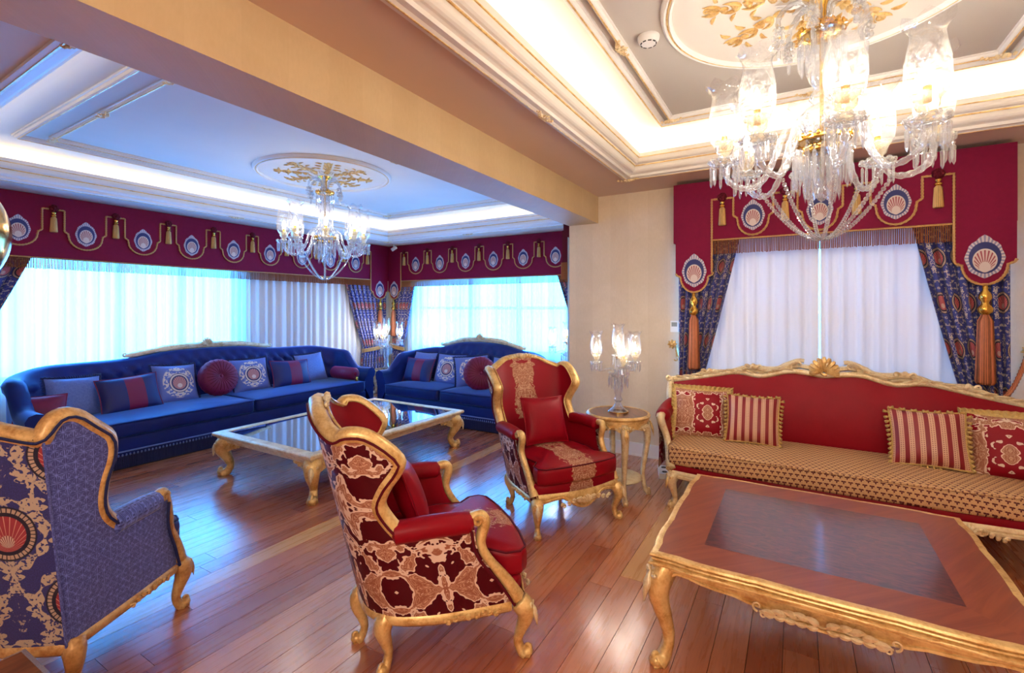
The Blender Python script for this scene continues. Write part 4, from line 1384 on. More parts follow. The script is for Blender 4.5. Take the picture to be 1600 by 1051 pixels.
def wing_chair(D, label, loc, facing, group, pillow=True):
    t = thing('wing_chair', label, 'armchair', loc, radians(facing+90), group)
    if D['smooth']: P0, P1 = CurveFn(D['P0']), CurveFn(D['P1'])
    else: P0, P1 = CurveFn(D['P0'], False), CurveFn(D['P1'], False)
    af, Hc, al = CurveFn(D['af']), CurveFn(D['H']), CurveFn(D['al'])
    ZB, ZA, ZT = .235, .60, 1.05
    def P(a, z, off=0):
        s = 1 if a >= 0 else -1
        def raw(aa, zz):
            q = (zz-ZB)/(ZT-ZB); p = P0(aa)*(1-q) + P1(aa)*q
            return V(p[0], p[1], zz)
        aa = abs(a); p = raw(aa, z)
        if off:
            e = .02
            du = raw(min(1, aa+e), z) - raw(max(0, aa-e), z)
            dv = raw(aa, z+.02) - raw(aa, z-.02)
            nn = np.cross(du, dv); nn /= np.linalg.norm(nn)
            if aa < 1e-6: nn[0] = 0
            # make it point inwards
            if np.dot(nn, V(-p[0], -.12-p[1], 0)) < 0: nn = -nn
            p = p + nn*off
        return V(p[0]*s, p[1], p[2])
    # arc length for the fabric
    arcs = [0]; aa = np.linspace(0, 1, 41)
    for i in range(1, 41): arcs.append(arcs[-1] + np.linalg.norm(P(aa[i], .7)-P(aa[i-1], .7)))
    alen = lambda a: math.copysign(float(np.interp(abs(a), aa, arcs)), a)
    def upper(al_, b, off=0):
        s = abs(al_); h = Hc(s); z = ZA + (h-ZA)*b
        return P(al_*af(z), z, off), (alen(al_*af(z)), z)
    def lower(al_, b, off=0):
        z = ZB + (ZA-ZB)*b
        return P(al_*al(z), z, off), (alen(al_*al(z)), z)
    TH = .055
    NU = 48
    def surf(name, fn, off, mat, a0=-1., a1=1., nu=NU, nv=10, parent=t):
        mb = MB()
        mb.grid(lambda a, b: fn(a0+(a1-a0)*a, b, off)[0], nu, nv, lambda a, b: fn(a0+(a1-a0)*a, b, off)[1])
        return obj(name, mb, M[mat], parent, angle=35)
    kc = .405
    if D['smooth']:
        surf('outer_back', upper, 0, D['outer']); surf('outer_shell', lower, 0, D['outer'])
    else:
        # crisp corner: back panel and two side panels, split along a = .405
        def up2(al_, b, off=0):
            s = abs(al_); z = ZA + (Hc(s*.68)-ZA)*b; return P(al_*kc, z, off), (alen(al_*kc), z)
        def lo2(al_, b, off=0):
            z = ZB + (ZA-ZB)*b; return P(al_*kc, z, off), (alen(al_*kc), z)
        surf('outer_back', up2, 0, D['outer'], nu=24)
        surf('outer_back', lo2, 0, D['outer'], nu=24)
        for sg in (-1, 1):
            def us(q, b, off=0):
                s = .68+.32*q; z = ZA + (Hc(s)-ZA)*b
                a = sg*(kc + (af(z)-kc)*q); return P(a, z, off), (alen(a), z)
            def ls(q, b, off=0):
                z = ZB + (ZA-ZB)*b; a = sg*(kc + (al(z)-kc)*q); return P(a, z, off), (alen(a), z)
            surf('side_panel', us, 0, D['side'], 0, 1, 16); surf('side_panel', ls, 0, D['side'], 0, 1, 16)
            sm = MB().tube([P(sg*kc, z, -.003) for z in np.linspace(ZB, 1.03, 14)], .005, 5)
            obj('seam_piping', sm, M[D['side']], t)
    surf('inner_back', upper, TH, D['inner'])
    surf('inner_arms', lower, TH*.9, D['arm'])
    # show-wood frame round wings and crest
    edge = []
    for b in np.linspace(0, 1, 14): edge.append(upper(1.0, b, TH*.45)[0])
    for al_ in np.linspace(.97, -.97, 56): edge.append(upper(al_, 1.0, TH*.45)[0])
    for b in np.linspace(1, 0, 14): edge.append(upper(-1.0, b, TH*.45)[0])
    E_ = catmull(edge, 2)
    cen = V(0, -.1, .75)
    fr = MB()
    # sweep with an explicit inward-facing frame so that the section stays square to the shell
    fr.tube(E_, .031, 8, power=3.2, rot=pi/8)
    frm = obj('show_frame', fr, M[D['frame']], t, angle=50)
    for off in (-.012, TH+.012):
        ln = []
        for b in np.linspace(0, 1, 14): ln.append(upper(1.0, b, off)[0])
        for al_ in np.linspace(.97, -.97, 56): ln.append(upper(al_, 1.0, off)[0])
        for b in np.linspace(1, 0, 14): ln.append(upper(-1.0, b, off)[0])
        obj('welt', MB().tube([p + V(0, 0, 0) for p in catmull(ln, 1)], .0055, 5), M[D['frame'] if off > 0 else ('burgundy_dark' if D['smooth'] else 'navy_fringe')], frm)
    # crest carving on the front of the top rail
    cv = MB()
    c0 = upper(0, 1.0, TH+.012)[0]
    f = frame(c0 + V(0, -.004, -.004), (1, 0, 0), (0, .25, .97), (0, -.97, .25))
    spray(cv, f, .13, .018, 5); shell(cv, f, 0, -.012, .034, 7, 2.4)
    obj('crest_carving', cv, M['gold_pale' if D['smooth'] else D['frame']], frm)
    # arm pads
    for sg in (-1, 1):
        path = [P(sg*a, .605 + .012*sin((a-.56)*8), TH*.45) for a in np.linspace(af(.62)-.015, .885, 12)]
        obj('arm_pad', MB().tube(catmull(path, 2), [.028]+[.046]*20+[.044]*3+[.03], 12, sx=1.05), M[D['arm']], t)
        # front post: scroll at the arm end, S down to the knee of the front leg
        pe = P(sg*.885, .612, TH*.4)
        post = [pe + V(0, .02, .018), pe + V(0, -.035, .022), pe + V(0, -.052, -.01), P(sg*al(.52), .52, TH*.3)+V(0, -.02, 0), P(sg*al(.44), .44, TH*.3)+V(0, -.018, 0), P(sg*al(.34), .34, TH*.2)+V(0, -.02, 0), P(sg*1.0, .26, .01)+V(0, -.005, 0)]
        pm = MB().tube(catmull(post, 6), [.02, .024, .024, .021, .021, .025, .032], 8, power=3, rot=pi/8)
        f = frame(pe+V(sg*.024, -.02, .01), (0, -1, 0), (0, 0, 1), (sg, 0, 0))
        scroll(pm, f, 0, 0, .026, .006, 0, 6.5, .009, .006, 0, 16)
        obj('arm_post', pm, M[D['frame']], t, angle=50)
        vl = MB().tube([lower(sg*.985, b, -.008)[0] for b in np.linspace(0, .97, 12)], .007, 5)
        obj('piping', vl, M['burgundy_dark' if D['smooth'] else 'navy_fringe'], t)
    # seat rail round the base and serpentine carved apron at the front
    rail = [P(a, ZB-.008, .02) for a in np.linspace(-.97, .97, 60)]
    obj('seat_rail', MB().tube(rail, .030, 8, power=3, rot=pi/8), M[D['frame']], t, angle=50)
    ap = MB(); n = 28
    xw = .33
    def apf(q, b):
        x = -xw + 2*xw*q
        top = .282; bot = .240 - .055*max(0, cos(q*2*pi+pi))**1.2 - .012*cos(q*4*pi)
        y = -.30 - .055*sin(q*pi)
        return V(x, y - .012*sin(b*pi), bot + (top-bot)*b)
    ap.grid(apf, n, 5)
    ap.grid(lambda q, b: apf(q, b) + V(0, .03, 0), n, 5, flip=True)
    ap.tube([apf(q, 0) + V(0, -.004, 0) for q in np.linspace(0, 1, 30)], .012, 6)
    apo = obj('front_apron', ap, M[D['frame']], t)
    cvm = MB()
    q0 = apf(.5, .45); f = frame(q0 + V(0, -.014, 0), (1, 0, 0), (0, 0, 1), (0, -1, 0))
    rail_carve(cvm, f, .19, .017, 5)
    obj('apron_carving', cvm, M['gold_pale' if D['smooth'] else D['frame']], apo, kind='stuff')
    for sg in (-1, 1):
        sc_ = MB(); sp = P(sg*.80, ZB-.01, -.012)
        sd = P(sg*.86, ZB, 0)-P(sg*.74, ZB, 0); sd /= np.linalg.norm(sd)
        f = frame(sp, sd, (0, 0, 1), np.cross(sd, V(0, 0, 1))*(1))
        nn = np.cross(sd, V(0, 0, 1)); nn = nn if nn[0]*sg > 0 else -nn
        f = frame(sp, sd, (0, 0, 1), nn)
        spray(sc_, f, .11, .013, 4)
        obj('rail_carving', sc_, M[D['frame']], t)
    # seat: upholstered platform and loose cushion that fills out in front of the arms
    def outline(ins, front, wf):
        L = []
        for a in np.linspace(-.8, .8, 21):
            p = P(a, .36, TH+ins); L.append((p[0], min(p[1], .26)))
        L = [(x, y) for x, y in L]
        y0 = -.20
        rt = [(.27-ins, y0+.03), (wf, y0-.03), (wf+.005, front+.05), (wf-.03, front+.012), (wf*.5, front-.01), (0, front-.018)]
        lf = [(-x, y) for x, y in rt[::-1]][1:]
        return L + rt + lf
    obj('seat_platform', MB().slab(outline(.0, -.315, .335), .245, .34, .02, .0), M[D['seat']], t)
    obj('seat_cushion', MB().slab(outline(.004, -.345, .325), .335, .455, .032, .03), M[D['seat']], t)
    wl = outline(.004, -.345, .325)
    obj('cushion_piping', MB().tube([(x*.985, y*.985, .447) for x, y in wl], .005, 5, closed=True), M['burgundy_dark' if D['smooth'] else 'navy_fringe'], t)
    # legs
    H = .235
    fl = cabriole(H, .05).mesh('leg', True, M[D['frame']]); kn = knee_carving(H).mesh('knee_carving', True, M['gold_pale' if D['smooth'] else D['frame']])
    rl = cabriole(H, .045, .9).mesh('leg', True, M[D['frame']])
    for sg in (-1, 1):
        l = inst('leg', fl, t, (sg*.325, -.285, H), (0, 0, radians(-90+sg*28)))
        inst('knee_carving', kn, l)
    for x, y, k in D['legs']:
        for sg in ((-1, 1) if x else (1,)):
            inst('leg', rl, t, (sg*x, y-.02, H), (0, 0, atan2(y, sg*x) if x else pi/2))
    return t
G = 'red wing armchairs'
near = wing_chair(RED, 'red damask wing armchair in front, turned away and showing its patterned back', (-1.463, 1.769, 0), 51, G)
dup(near, (-1.53, 3.18, 0), radians(-31+90), 'red satin wing armchair facing forward beside the round side table')
wing_chair(BLUE, 'blue brocade wing armchair at the left edge seen from behind', (-2.771, .764, 0), 122, None)

# ------------------------------------------------------------------ tufted blue sofas
def blue_sofa(label, loc, rz, hl, yf, yb, Htab, arm_h, crest_x, seats):
    """front at y = yf (negative), back at yb, half length hl; Htab: top height over |x| along the back"""
    t = thing('tufted_sofa', label, 'sofa', loc, rz, None)
    xi, yi, r = hl-.24, yb-.30, .22
    path = []                                      # inner U from right arm front, round the back, to the left arm front
    arm_pts = [V(xi, y) for y in np.linspace(yf+.10, yi-r, 14)]
    cor = [V(xi-r+r*cos(a), yi-r+r*sin(a)) for a in np.linspace(0, pi/2, 9)][1:]
    back = [V(x, yi) for x in np.linspace(xi-r, -(xi-r), int(hl*50))][1:]
    cor2 = [V(-p[0], p[1]) for p in cor[::-1]][1:]; arm2 = [V(-p[0], p[1]) for p in arm_pts[::-1]]
    path = arm_pts + cor + back + cor2 + arm2
    n = len(path)
    Hc = CurveFn(Htab)
    def height(p):
        if abs(p[0]) <= xi-r+.001 and p[1] > yi-.01: return Hc(abs(p[0]))
        he = Hc(xi-r)
        if p[1] > yi-r: # corner
            q = (abs(p[0])-(xi-r))/r; return he - .07*q*q
        q = min(1, (yi-r-p[1])/.32); q = q*q*(3-2*q)
        return he-.07 + (arm_h-he+.07)*q
    N = []
    for i in range(n):
        d = path[min(n-1, i+1)]-path[max(0, i-1)]; d /= np.linalg.norm(d); N.append(V(d[1], -d[0]))
    if np.dot(N[n//2], V(0, 1)) < 0: N = [-q for q in N]
    tz, tw_ = .165, .15
    loops, btn = [], MB()
    acc = 0
    for i, (p, q) in enumerate(zip(path, N)):
        if i: acc += np.linalg.norm(p-path[i-1])
        h = height(p); z0 = .38
        tuft = 1.0 if p[1] > yi-r*.6 else 0.0
        prof = []
        m = 16
        for k in range(m+1):
            b = k/m; z = z0+(h-.05-z0)*b
            d = .03+.085*b
            u_, v_ = acc/tw_, (z-.42)/tz
            puff = (abs(sin(pi*(u_+v_)/1.0)*sin(pi*(u_-v_)/1.0)))**.45
            d -= tuft*.06*puff*min(1, b*4)*min(1, (1-b)*5+.35)
            prof.append((d, z))
        prof += [(.115, h-.02), (.14, h), (.19, h+.012), (.235, h-.005), (.26, h-.05), (.25, h-.11), (.225, h-.14), (.22, .30), (.22, .05)]
        loops.append([(p[0]+q[0]*d, p[1]+q[1]*d, z) for d, z in prof])
    mb = MB()
    L = len(loops[0])
    vs = [a for l in loops for a in l]
    fs = [(i*L+k, i*L+k+1, (i+1)*L+k+1, (i+1)*L+k) for i in range(n-1) for k in range(L-1)]
    fs += [tuple(range(L)), tuple((n-1)*L+k for k in range(L))]
    mb.add(vs, fs)
    obj('back_and_arms', mb, M['velvet'], t, angle=60)
    # buttons on the tuft lattice
    start = sum(np.linalg.norm(arm_pts[i+1]-arm_pts[i]) for i in range(13))
    acc = 0
    for i, (p, q) in enumerate(zip(path, N)):
        if i: acc += np.linalg.norm(p-path[i-1])
        if p[1] < yi-r*.6: continue
        h = height(p)
        for row in range(0, 8):
            z = .42 + tz*row*.5
            if not (.5 < z < h-.09): continue
            ph = acc/tw_ - (0 if row % 2 == 0 else .5)
            if abs(ph-round(ph))*tw_ < .018:
                b = (z-.38)/(h-.05-.38); d = .03+.085*b
                btn.blob((p[0]+q[0]*(d-.004), p[1]+q[1]*(d-.004), z), (.011, .011, .011), 6, 4)
    obj('buttons', btn, M['velvet'], t, kind='stuff')
    # base, seat cushions, fringe
    obj('base', MB().slab([(-xi-.01, yf+.03), (-xi-.01, yi+.05), (xi+.01, yi+.05), (xi+.01, yf+.03)], .06, .30, .03, .0), M['velvet'], t)
    w = 2*xi/seats
    for k in range(seats):
        a, b = -xi+k*w+.006, -xi+(k+1)*w-.006
        lp = []
        for (cx, cy, a0) in ((b-.05, yf+.05, -pi/2), (b-.05, yi-.03, 0), (a+.05, yi-.03, pi/2), (a+.05, yf+.05, pi)):
            lp += [(cx+.05*cos(a0+s), cy+.05*sin(a0+s)) for s in np.linspace(0, pi/2, 5)]
        # straight edges need points too
        full = []
        for i in range(len(lp)):
            p0, p1 = V(*lp[i]), V(*lp[(i+1) % len(lp)]); m_ = max(1, int(np.linalg.norm(p1-p0)/.2))
            full += [tuple(p0+(p1-p0)*j/m_) for j in range(m_)]
        c = obj('seat_cushion', MB().slab(full, .295, .44, .035, .025), M['velvet'], t)
        obj('piping', MB().tube([(x, y, .432) for x, y in full], .006, 5, closed=True), M['velvet'], c)
    fr, hb = MB(), MB()
    n_ = int(2*hl/.014)
    xs = np.linspace(-hl+.06, hl-.06, n_)
    for i, x in enumerate(xs):
        fr.box(x-.0045, x+.0045, yf+.008, yf+.022, .012, .125)
    for sx in (-1, 1):
        for y in np.arange(yf+.03, yb-.08, .02): fr.box(sx*(hl-.03)-.005, sx*(hl-.03)+.005, y-.007, y+.007, .012, .125)
    obj('fringe', fr, M['navy_fringe'], t, False, kind='stuff')
    hb.tube([(-hl+.05, yf+.012, .165), (0, yf+.012, .165), (hl-.05, yf+.012, .165)], .008, 5)
    for x in np.arange(-hl+.07, hl-.06, .03): hb.blob((x, yf+.004, .135), (.008, .008, .013), 5, 4)
    obj('bead_row', hb, M['blue_cloth'], t, kind='stuff')
    obj('plinth', MB().box(-hl+.05, hl-.05, yf+.03, yb-.1, 0, .07), M['dark_plastic'], t, False)
    # gilt crest rail with a shell
    cr = MB()
    top = [(x, yi+.19, Hc(abs(x))+.035+.015*(1-abs(x)/crest_x)) for x in np.linspace(-crest_x, crest_x, 33)]
    cr.tube(top, [.012]+[.024]*6+[.032]*18+[.024]*6+[.012], 8, sy=1.2)
    c = obj('crest_rail', cr, M['gold_pale'], t)
    f = frame((0, yi+.165, Hc(0)+.055), (1, 0, 0), (0, 0, 1), (0, -1, 0))
    sh = MB(); shell(sh, f, 0, 0, .085, 9, 2.9, 0)
    for sg in (-1, 1):
        g = (lambda a, b, cc=0, sg=sg: f(a*sg, b, cc))
        for k in range(4): leaf(sh, g, .07+k*.09, .0-.012*k, .25, .11, .016-.002*k, -.5)
        g2 = frame((sg*crest_x, yi+.185, Hc(crest_x)+.04), (sg, 0, 0), (0, 0, 1), (0, -1, 0)); scroll(sh, g2, 0, .012, .024, .006, -pi/2, 4, .012, .006)
    obj('shell_carving', sh, M['gold_pale'], c, kind='stuff')
    return t
blue_sofa('long tufted royal-blue velvet sofa under the long window', (-5.95, 3.2, 0), radians(90), 1.88, -.60, .62,
          [(0, .985), (.45, .975), (.85, .925), (1.3, .915), (1.9, .905)], .60, .85, 2)
blue_sofa('shorter tufted blue velvet sofa against the far window', (-3.95, 5.3, 0), 0, 1.21, -.55, .55,
          [(0, .99), (.35, .975), (.7, .90), (1.0, .87), (1.25, .85)], .60, .72, 2)

# ------------------------------------------------------------------ cushions
def pillow(name, label, cat_group, w, h, th, mat, loc, rz, tilt, roll=0, edge=None, uvn=False, uvo=(0, 0)):
    mb = MB()
    def fn(sg):
        def g(a, b):
            x, y = a*2-1, b*2-1
            pin = 1-.07*(1-abs(x)**2)*abs(y)**3
            pin2 = 1-.07*(1-abs(y)**2)*abs(x)**3
            k = max(0, (1-abs(x)**2.6))**.55*max(0, (1-abs(y)**2.6))**.55
            return V(x*w/2*pin2, sg*th/2*k, y*h/2*pin)
        return g
    uvf = (lambda a, b: (a*2-1, b*2-1)) if uvn else (lambda a, b: ((a-.5)*w+uvo[0], (b-.5)*h+uvo[1]))
    mb.grid(fn(-1), 16, 16, uvf); mb.grid(fn(1), 16, 16, uvf, flip=True)
    o = obj(name, mb, mat, angle=None)
    o.location = loc
    o.rotation_mode = 'XYZ'
    o.matrix_world = Matrix.Translation(loc) @ Matrix.Rotation(rz, 4, 'Z') @ Matrix.Rotation(tilt, 4, 'X') @ Matrix.Rotation(roll, 4, 'Y')
    tag(o, label, 'cushion', cat_group)
    per = []
    for q in np.linspace(0, 1, 14)[:-1]: per.append((q, 0))
    for q in np.linspace(0, 1, 14)[:-1]: per.append((1, q))
    for q in np.linspace(1, 0, 14)[:-1]: per.append((q, 1))
    for q in np.linspace(1, 0, 14)[:-1]: per.append((0, q))
    pts = [fn(1)(a, b) for a, b in per]
    if edge == 'cord':
        obj('piping', MB().tube(pts, .006, 5, closed=True), mat, o)
    elif edge == 'fringe':
        fr = MB()
        m = len(pts)
        for i in range(m):
            p, q = pts[i], pts[(i+1) % m]
            for k in range(3):
                c = p+(q-p)*(k+.5)/3; d = c/np.linalg.norm(c)
                if c[2] < -h*.42: continue
                leaf(fr, frame((c[0], c[1], c[2]), (d[0], 0, d[2]), (-d[2], 0, d[0])), 0, 0, .25*(k-1), .034, .007, .6, 0, .3, 4)
        obj('fringe', fr, M['navy_fringe'], o, kind='stuff')
    elif edge == 'ruffle':
        rf = MB()
        m = len(pts); vs, uv = [], []
        R = 5
        for i in range(m*2):
            p = pts[(i//2) % m] if i % 2 == 0 else (pts[(i//2) % m]+pts[(i//2+1) % m])/2
            d = V(p[0]/w, 0, p[2]/h); d /= np.linalg.norm(d)
            if abs(p[0])/w > .46 and abs(p[2])/h > .46: pass
            for k in range(R):
                e = k/(R-1)
                vs.append(p + d*.045*e + V(0, (.012 if i % 2 else -.012)*e, 0)); uv.append((i*.01, e*.04))
        n2 = m*2
        fs = [(i*R+k, i*R+k+1, ((i+1) % n2)*R+k+1, ((i+1) % n2)*R+k) for i in range(n2) for k in range(R-1)]
        rf.add(vs, fs, uv)
        obj('ruffle', rf, M['trim_olive'], o)
    elif edge == 'tassels':
        tm = MB().lathe([(.002, 0), (.005, -.002), (.006, -.008), (.004, -.011), (.009, -.018), (.011, -.034), (.002, -.033)], 7).mesh('tassel', True, M['trim_olive'])
        m = len(pts)
        obj('gimp', MB().tube(pts, .007, 5, closed=True), M['trim_olive'], o)
        for i in range(0, m, 1):
            p = pts[i]
            if p[2] < -h*.47: continue
            d = V(p[0]/w, 0, p[2]/h); d /= np.linalg.norm(d)
            tz = inst('tassel', tm, o, p)
            ang = atan2(d[0], -d[2])           # 0 = hanging down
            ang = ang*.55 if p[2] < h*.4 else (pi-.9 + .2*random.random())*(1 if i % 2 else -1)*.75
            tz.rotation_euler = (-.35, -ang, 0)
    return o
BL = radians(90)
def bp(y, x=-5.98, z=.60): return (x-.08, y, z+.01)
tl = radians(-20)
GA = 'scatter cushions on the long blue sofa'; GB = 'scatter cushions on the shorter blue sofa'
pillow('square_cushion', 'plain blue woven cushion with navy fringe, leftmost in view on the long sofa', GA, .42, .40, .15, M['blue_cloth'], bp(1.79, -5.97, .62), BL, tl, .05, 'fringe')
pillow('oblong_cushion', 'navy oblong cushion with plum band right of the leftmost plain blue cushion', GA, .54, .38, .16, M['navy_plum'], bp(2.20, -5.84, .60), BL, tl, -.06, 'cord', True)
pillow('square_cushion', 'blue cushion with cream medallion left of the round plum cushion', GA, .46, .44, .15, M['medallion_cushion'], bp(2.67, -5.95, .635), BL+.10, tl, .06, 'fringe', True)
pillow('square_cushion', 'blue cushion with cream medallion right of the round plum cushion', GA, .47, .43, .15, M['medallion_cushion'], bp(3.53, -5.95, .63), BL-.05, tl, 0, 'fringe', True)
pillow('oblong_cushion', 'navy oblong cushion with plum band near the right end of the long sofa', GA, .56, .37, .16, M['navy_plum'], bp(4.02, -5.83, .60), BL, tl, .05, 'cord', True)
pillow('square_cushion', 'plain blue woven cushion beside the plum bolster on the long sofa', GA, .46, .42, .15, M['blue_cloth'], bp(4.45, -5.99, .625), BL, tl, -.04, 'fringe')
pillow('square_cushion', 'plum velvet cushion peeping out at the left arm of the long sofa', GA, .36, .30, .14, M['velvet_plum'], bp(1.50, -5.78, .55), BL-.3, tl, 0, 'cord')
def round_cushion(label, group, loc, rz, tilt, R=.22):
    mb = MB(); n = 48
    prof = [(.02, -.058), (.05, -.078), (.45, -.098), (.8, -.085), (.97, -.045), (1.0, 0), (.97, .045), (.8, .085), (.45, .098), (.05, .078), (.02, .058)]
    mb.lathe([(r*R, z) for r, z in prof], n, ribs=24, amp=.012)
    mb.xform(Matrix.Rotation(radians(90), 4, 'X'))
    o = obj('round_cushion', mb, M['velvet_plum'], angle=None)
    pl = MB()
    for s in (-1, 1):
        for k in range(24):
            a = 2*pi*k/24
            pl.tube([(R*q*cos(a), s*y, R*q*sin(a)) for q, y in ((.08, .076), (.3, .092), (.5, .0985), (.75, .089), (.93, .06))], .003, 4)
    obj('pleats', pl, M['burgundy_dark'], o, kind='stuff')
    obj('button', MB().blob((0, -.075, 0), (.022, .014, .022)), M['velvet_plum'], o)
    o.matrix_world = Matrix.Translation(loc) @ Matrix.Rotation(rz, 4, 'Z') @ Matrix.Rotation(tilt, 4, 'X')
    return tag(o, label, 'cushion', group)
round_cushion('round pleated plum velvet cushion in the middle of the long sofa', GA, (-5.97, 3.10, .665), BL, radians(-18))
# bolster with a tassel
b = MB().lathe([(.002, -.24), (.03, -.243), (.07, -.235), (.088, -.21), (.09, 0), (.088, .21), (.07, .235), (.03, .243), (.002, .24)], 24)
b.xform(Matrix.Rotation(radians(90), 4, 'Y'))
bo = tag(obj('bolster', b, M['velvet_plum'], loc=(-5.72, 4.755, .545)), 'plum satin bolster with a copper tassel lying by the right arm of the long sofa', 'cushion')
_h, _s = tassel_meshes(.24, .028)
tt = obj('tassel', _s, M['tassel_copper'], bo, loc=(.262, 0, -.03)); obj('tassel_head', _h, M['brass'], tt)
obj('rosette', MB().blob((.243, 0, 0), (.012, .03, .03)), M['burgundy'], bo)

pillow('square_cushion', 'plain blue woven cushion with fringe at the left end of the shorter sofa', GB, .46, .44, .14, M['blue_cloth'], (-4.74, 5.37, .635), -.1, tl, 0, 'fringe')
pillow('oblong_cushion', 'navy oblong cushion with plum band leaning in front on the shorter sofa', GB, .54, .36, .14, M['navy_plum'], (-4.68, 5.20, .60), -.06, tl, 0, 'cord', True)
pillow('square_cushion', 'blue cushion with cream medallion facing front on the shorter sofa', GB, .50, .44, .15, M['medallion_cushion'], (-4.19, 5.30, .635), 0, tl, 0, 'fringe', True)
pillow('square_cushion', 'blue medallion cushion turned sideways between its twin and the round plum cushion', GB, .46, .43, .14, M['medallion_cushion'], (-3.79, 5.28, .635), .55, tl, -.08, 'fringe', True)
round_cushion('round plum velvet cushion seen edge-on on the shorter sofa', GB, (-3.50, 5.06, .655), .75, radians(-10))
pillow('square_cushion', 'plain blue woven cushion behind the edge-on round plum cushion', GB, .44, .42, .14, M['blue_cloth'], (-3.28, 5.33, .635), .1, tl, .04, 'fringe')

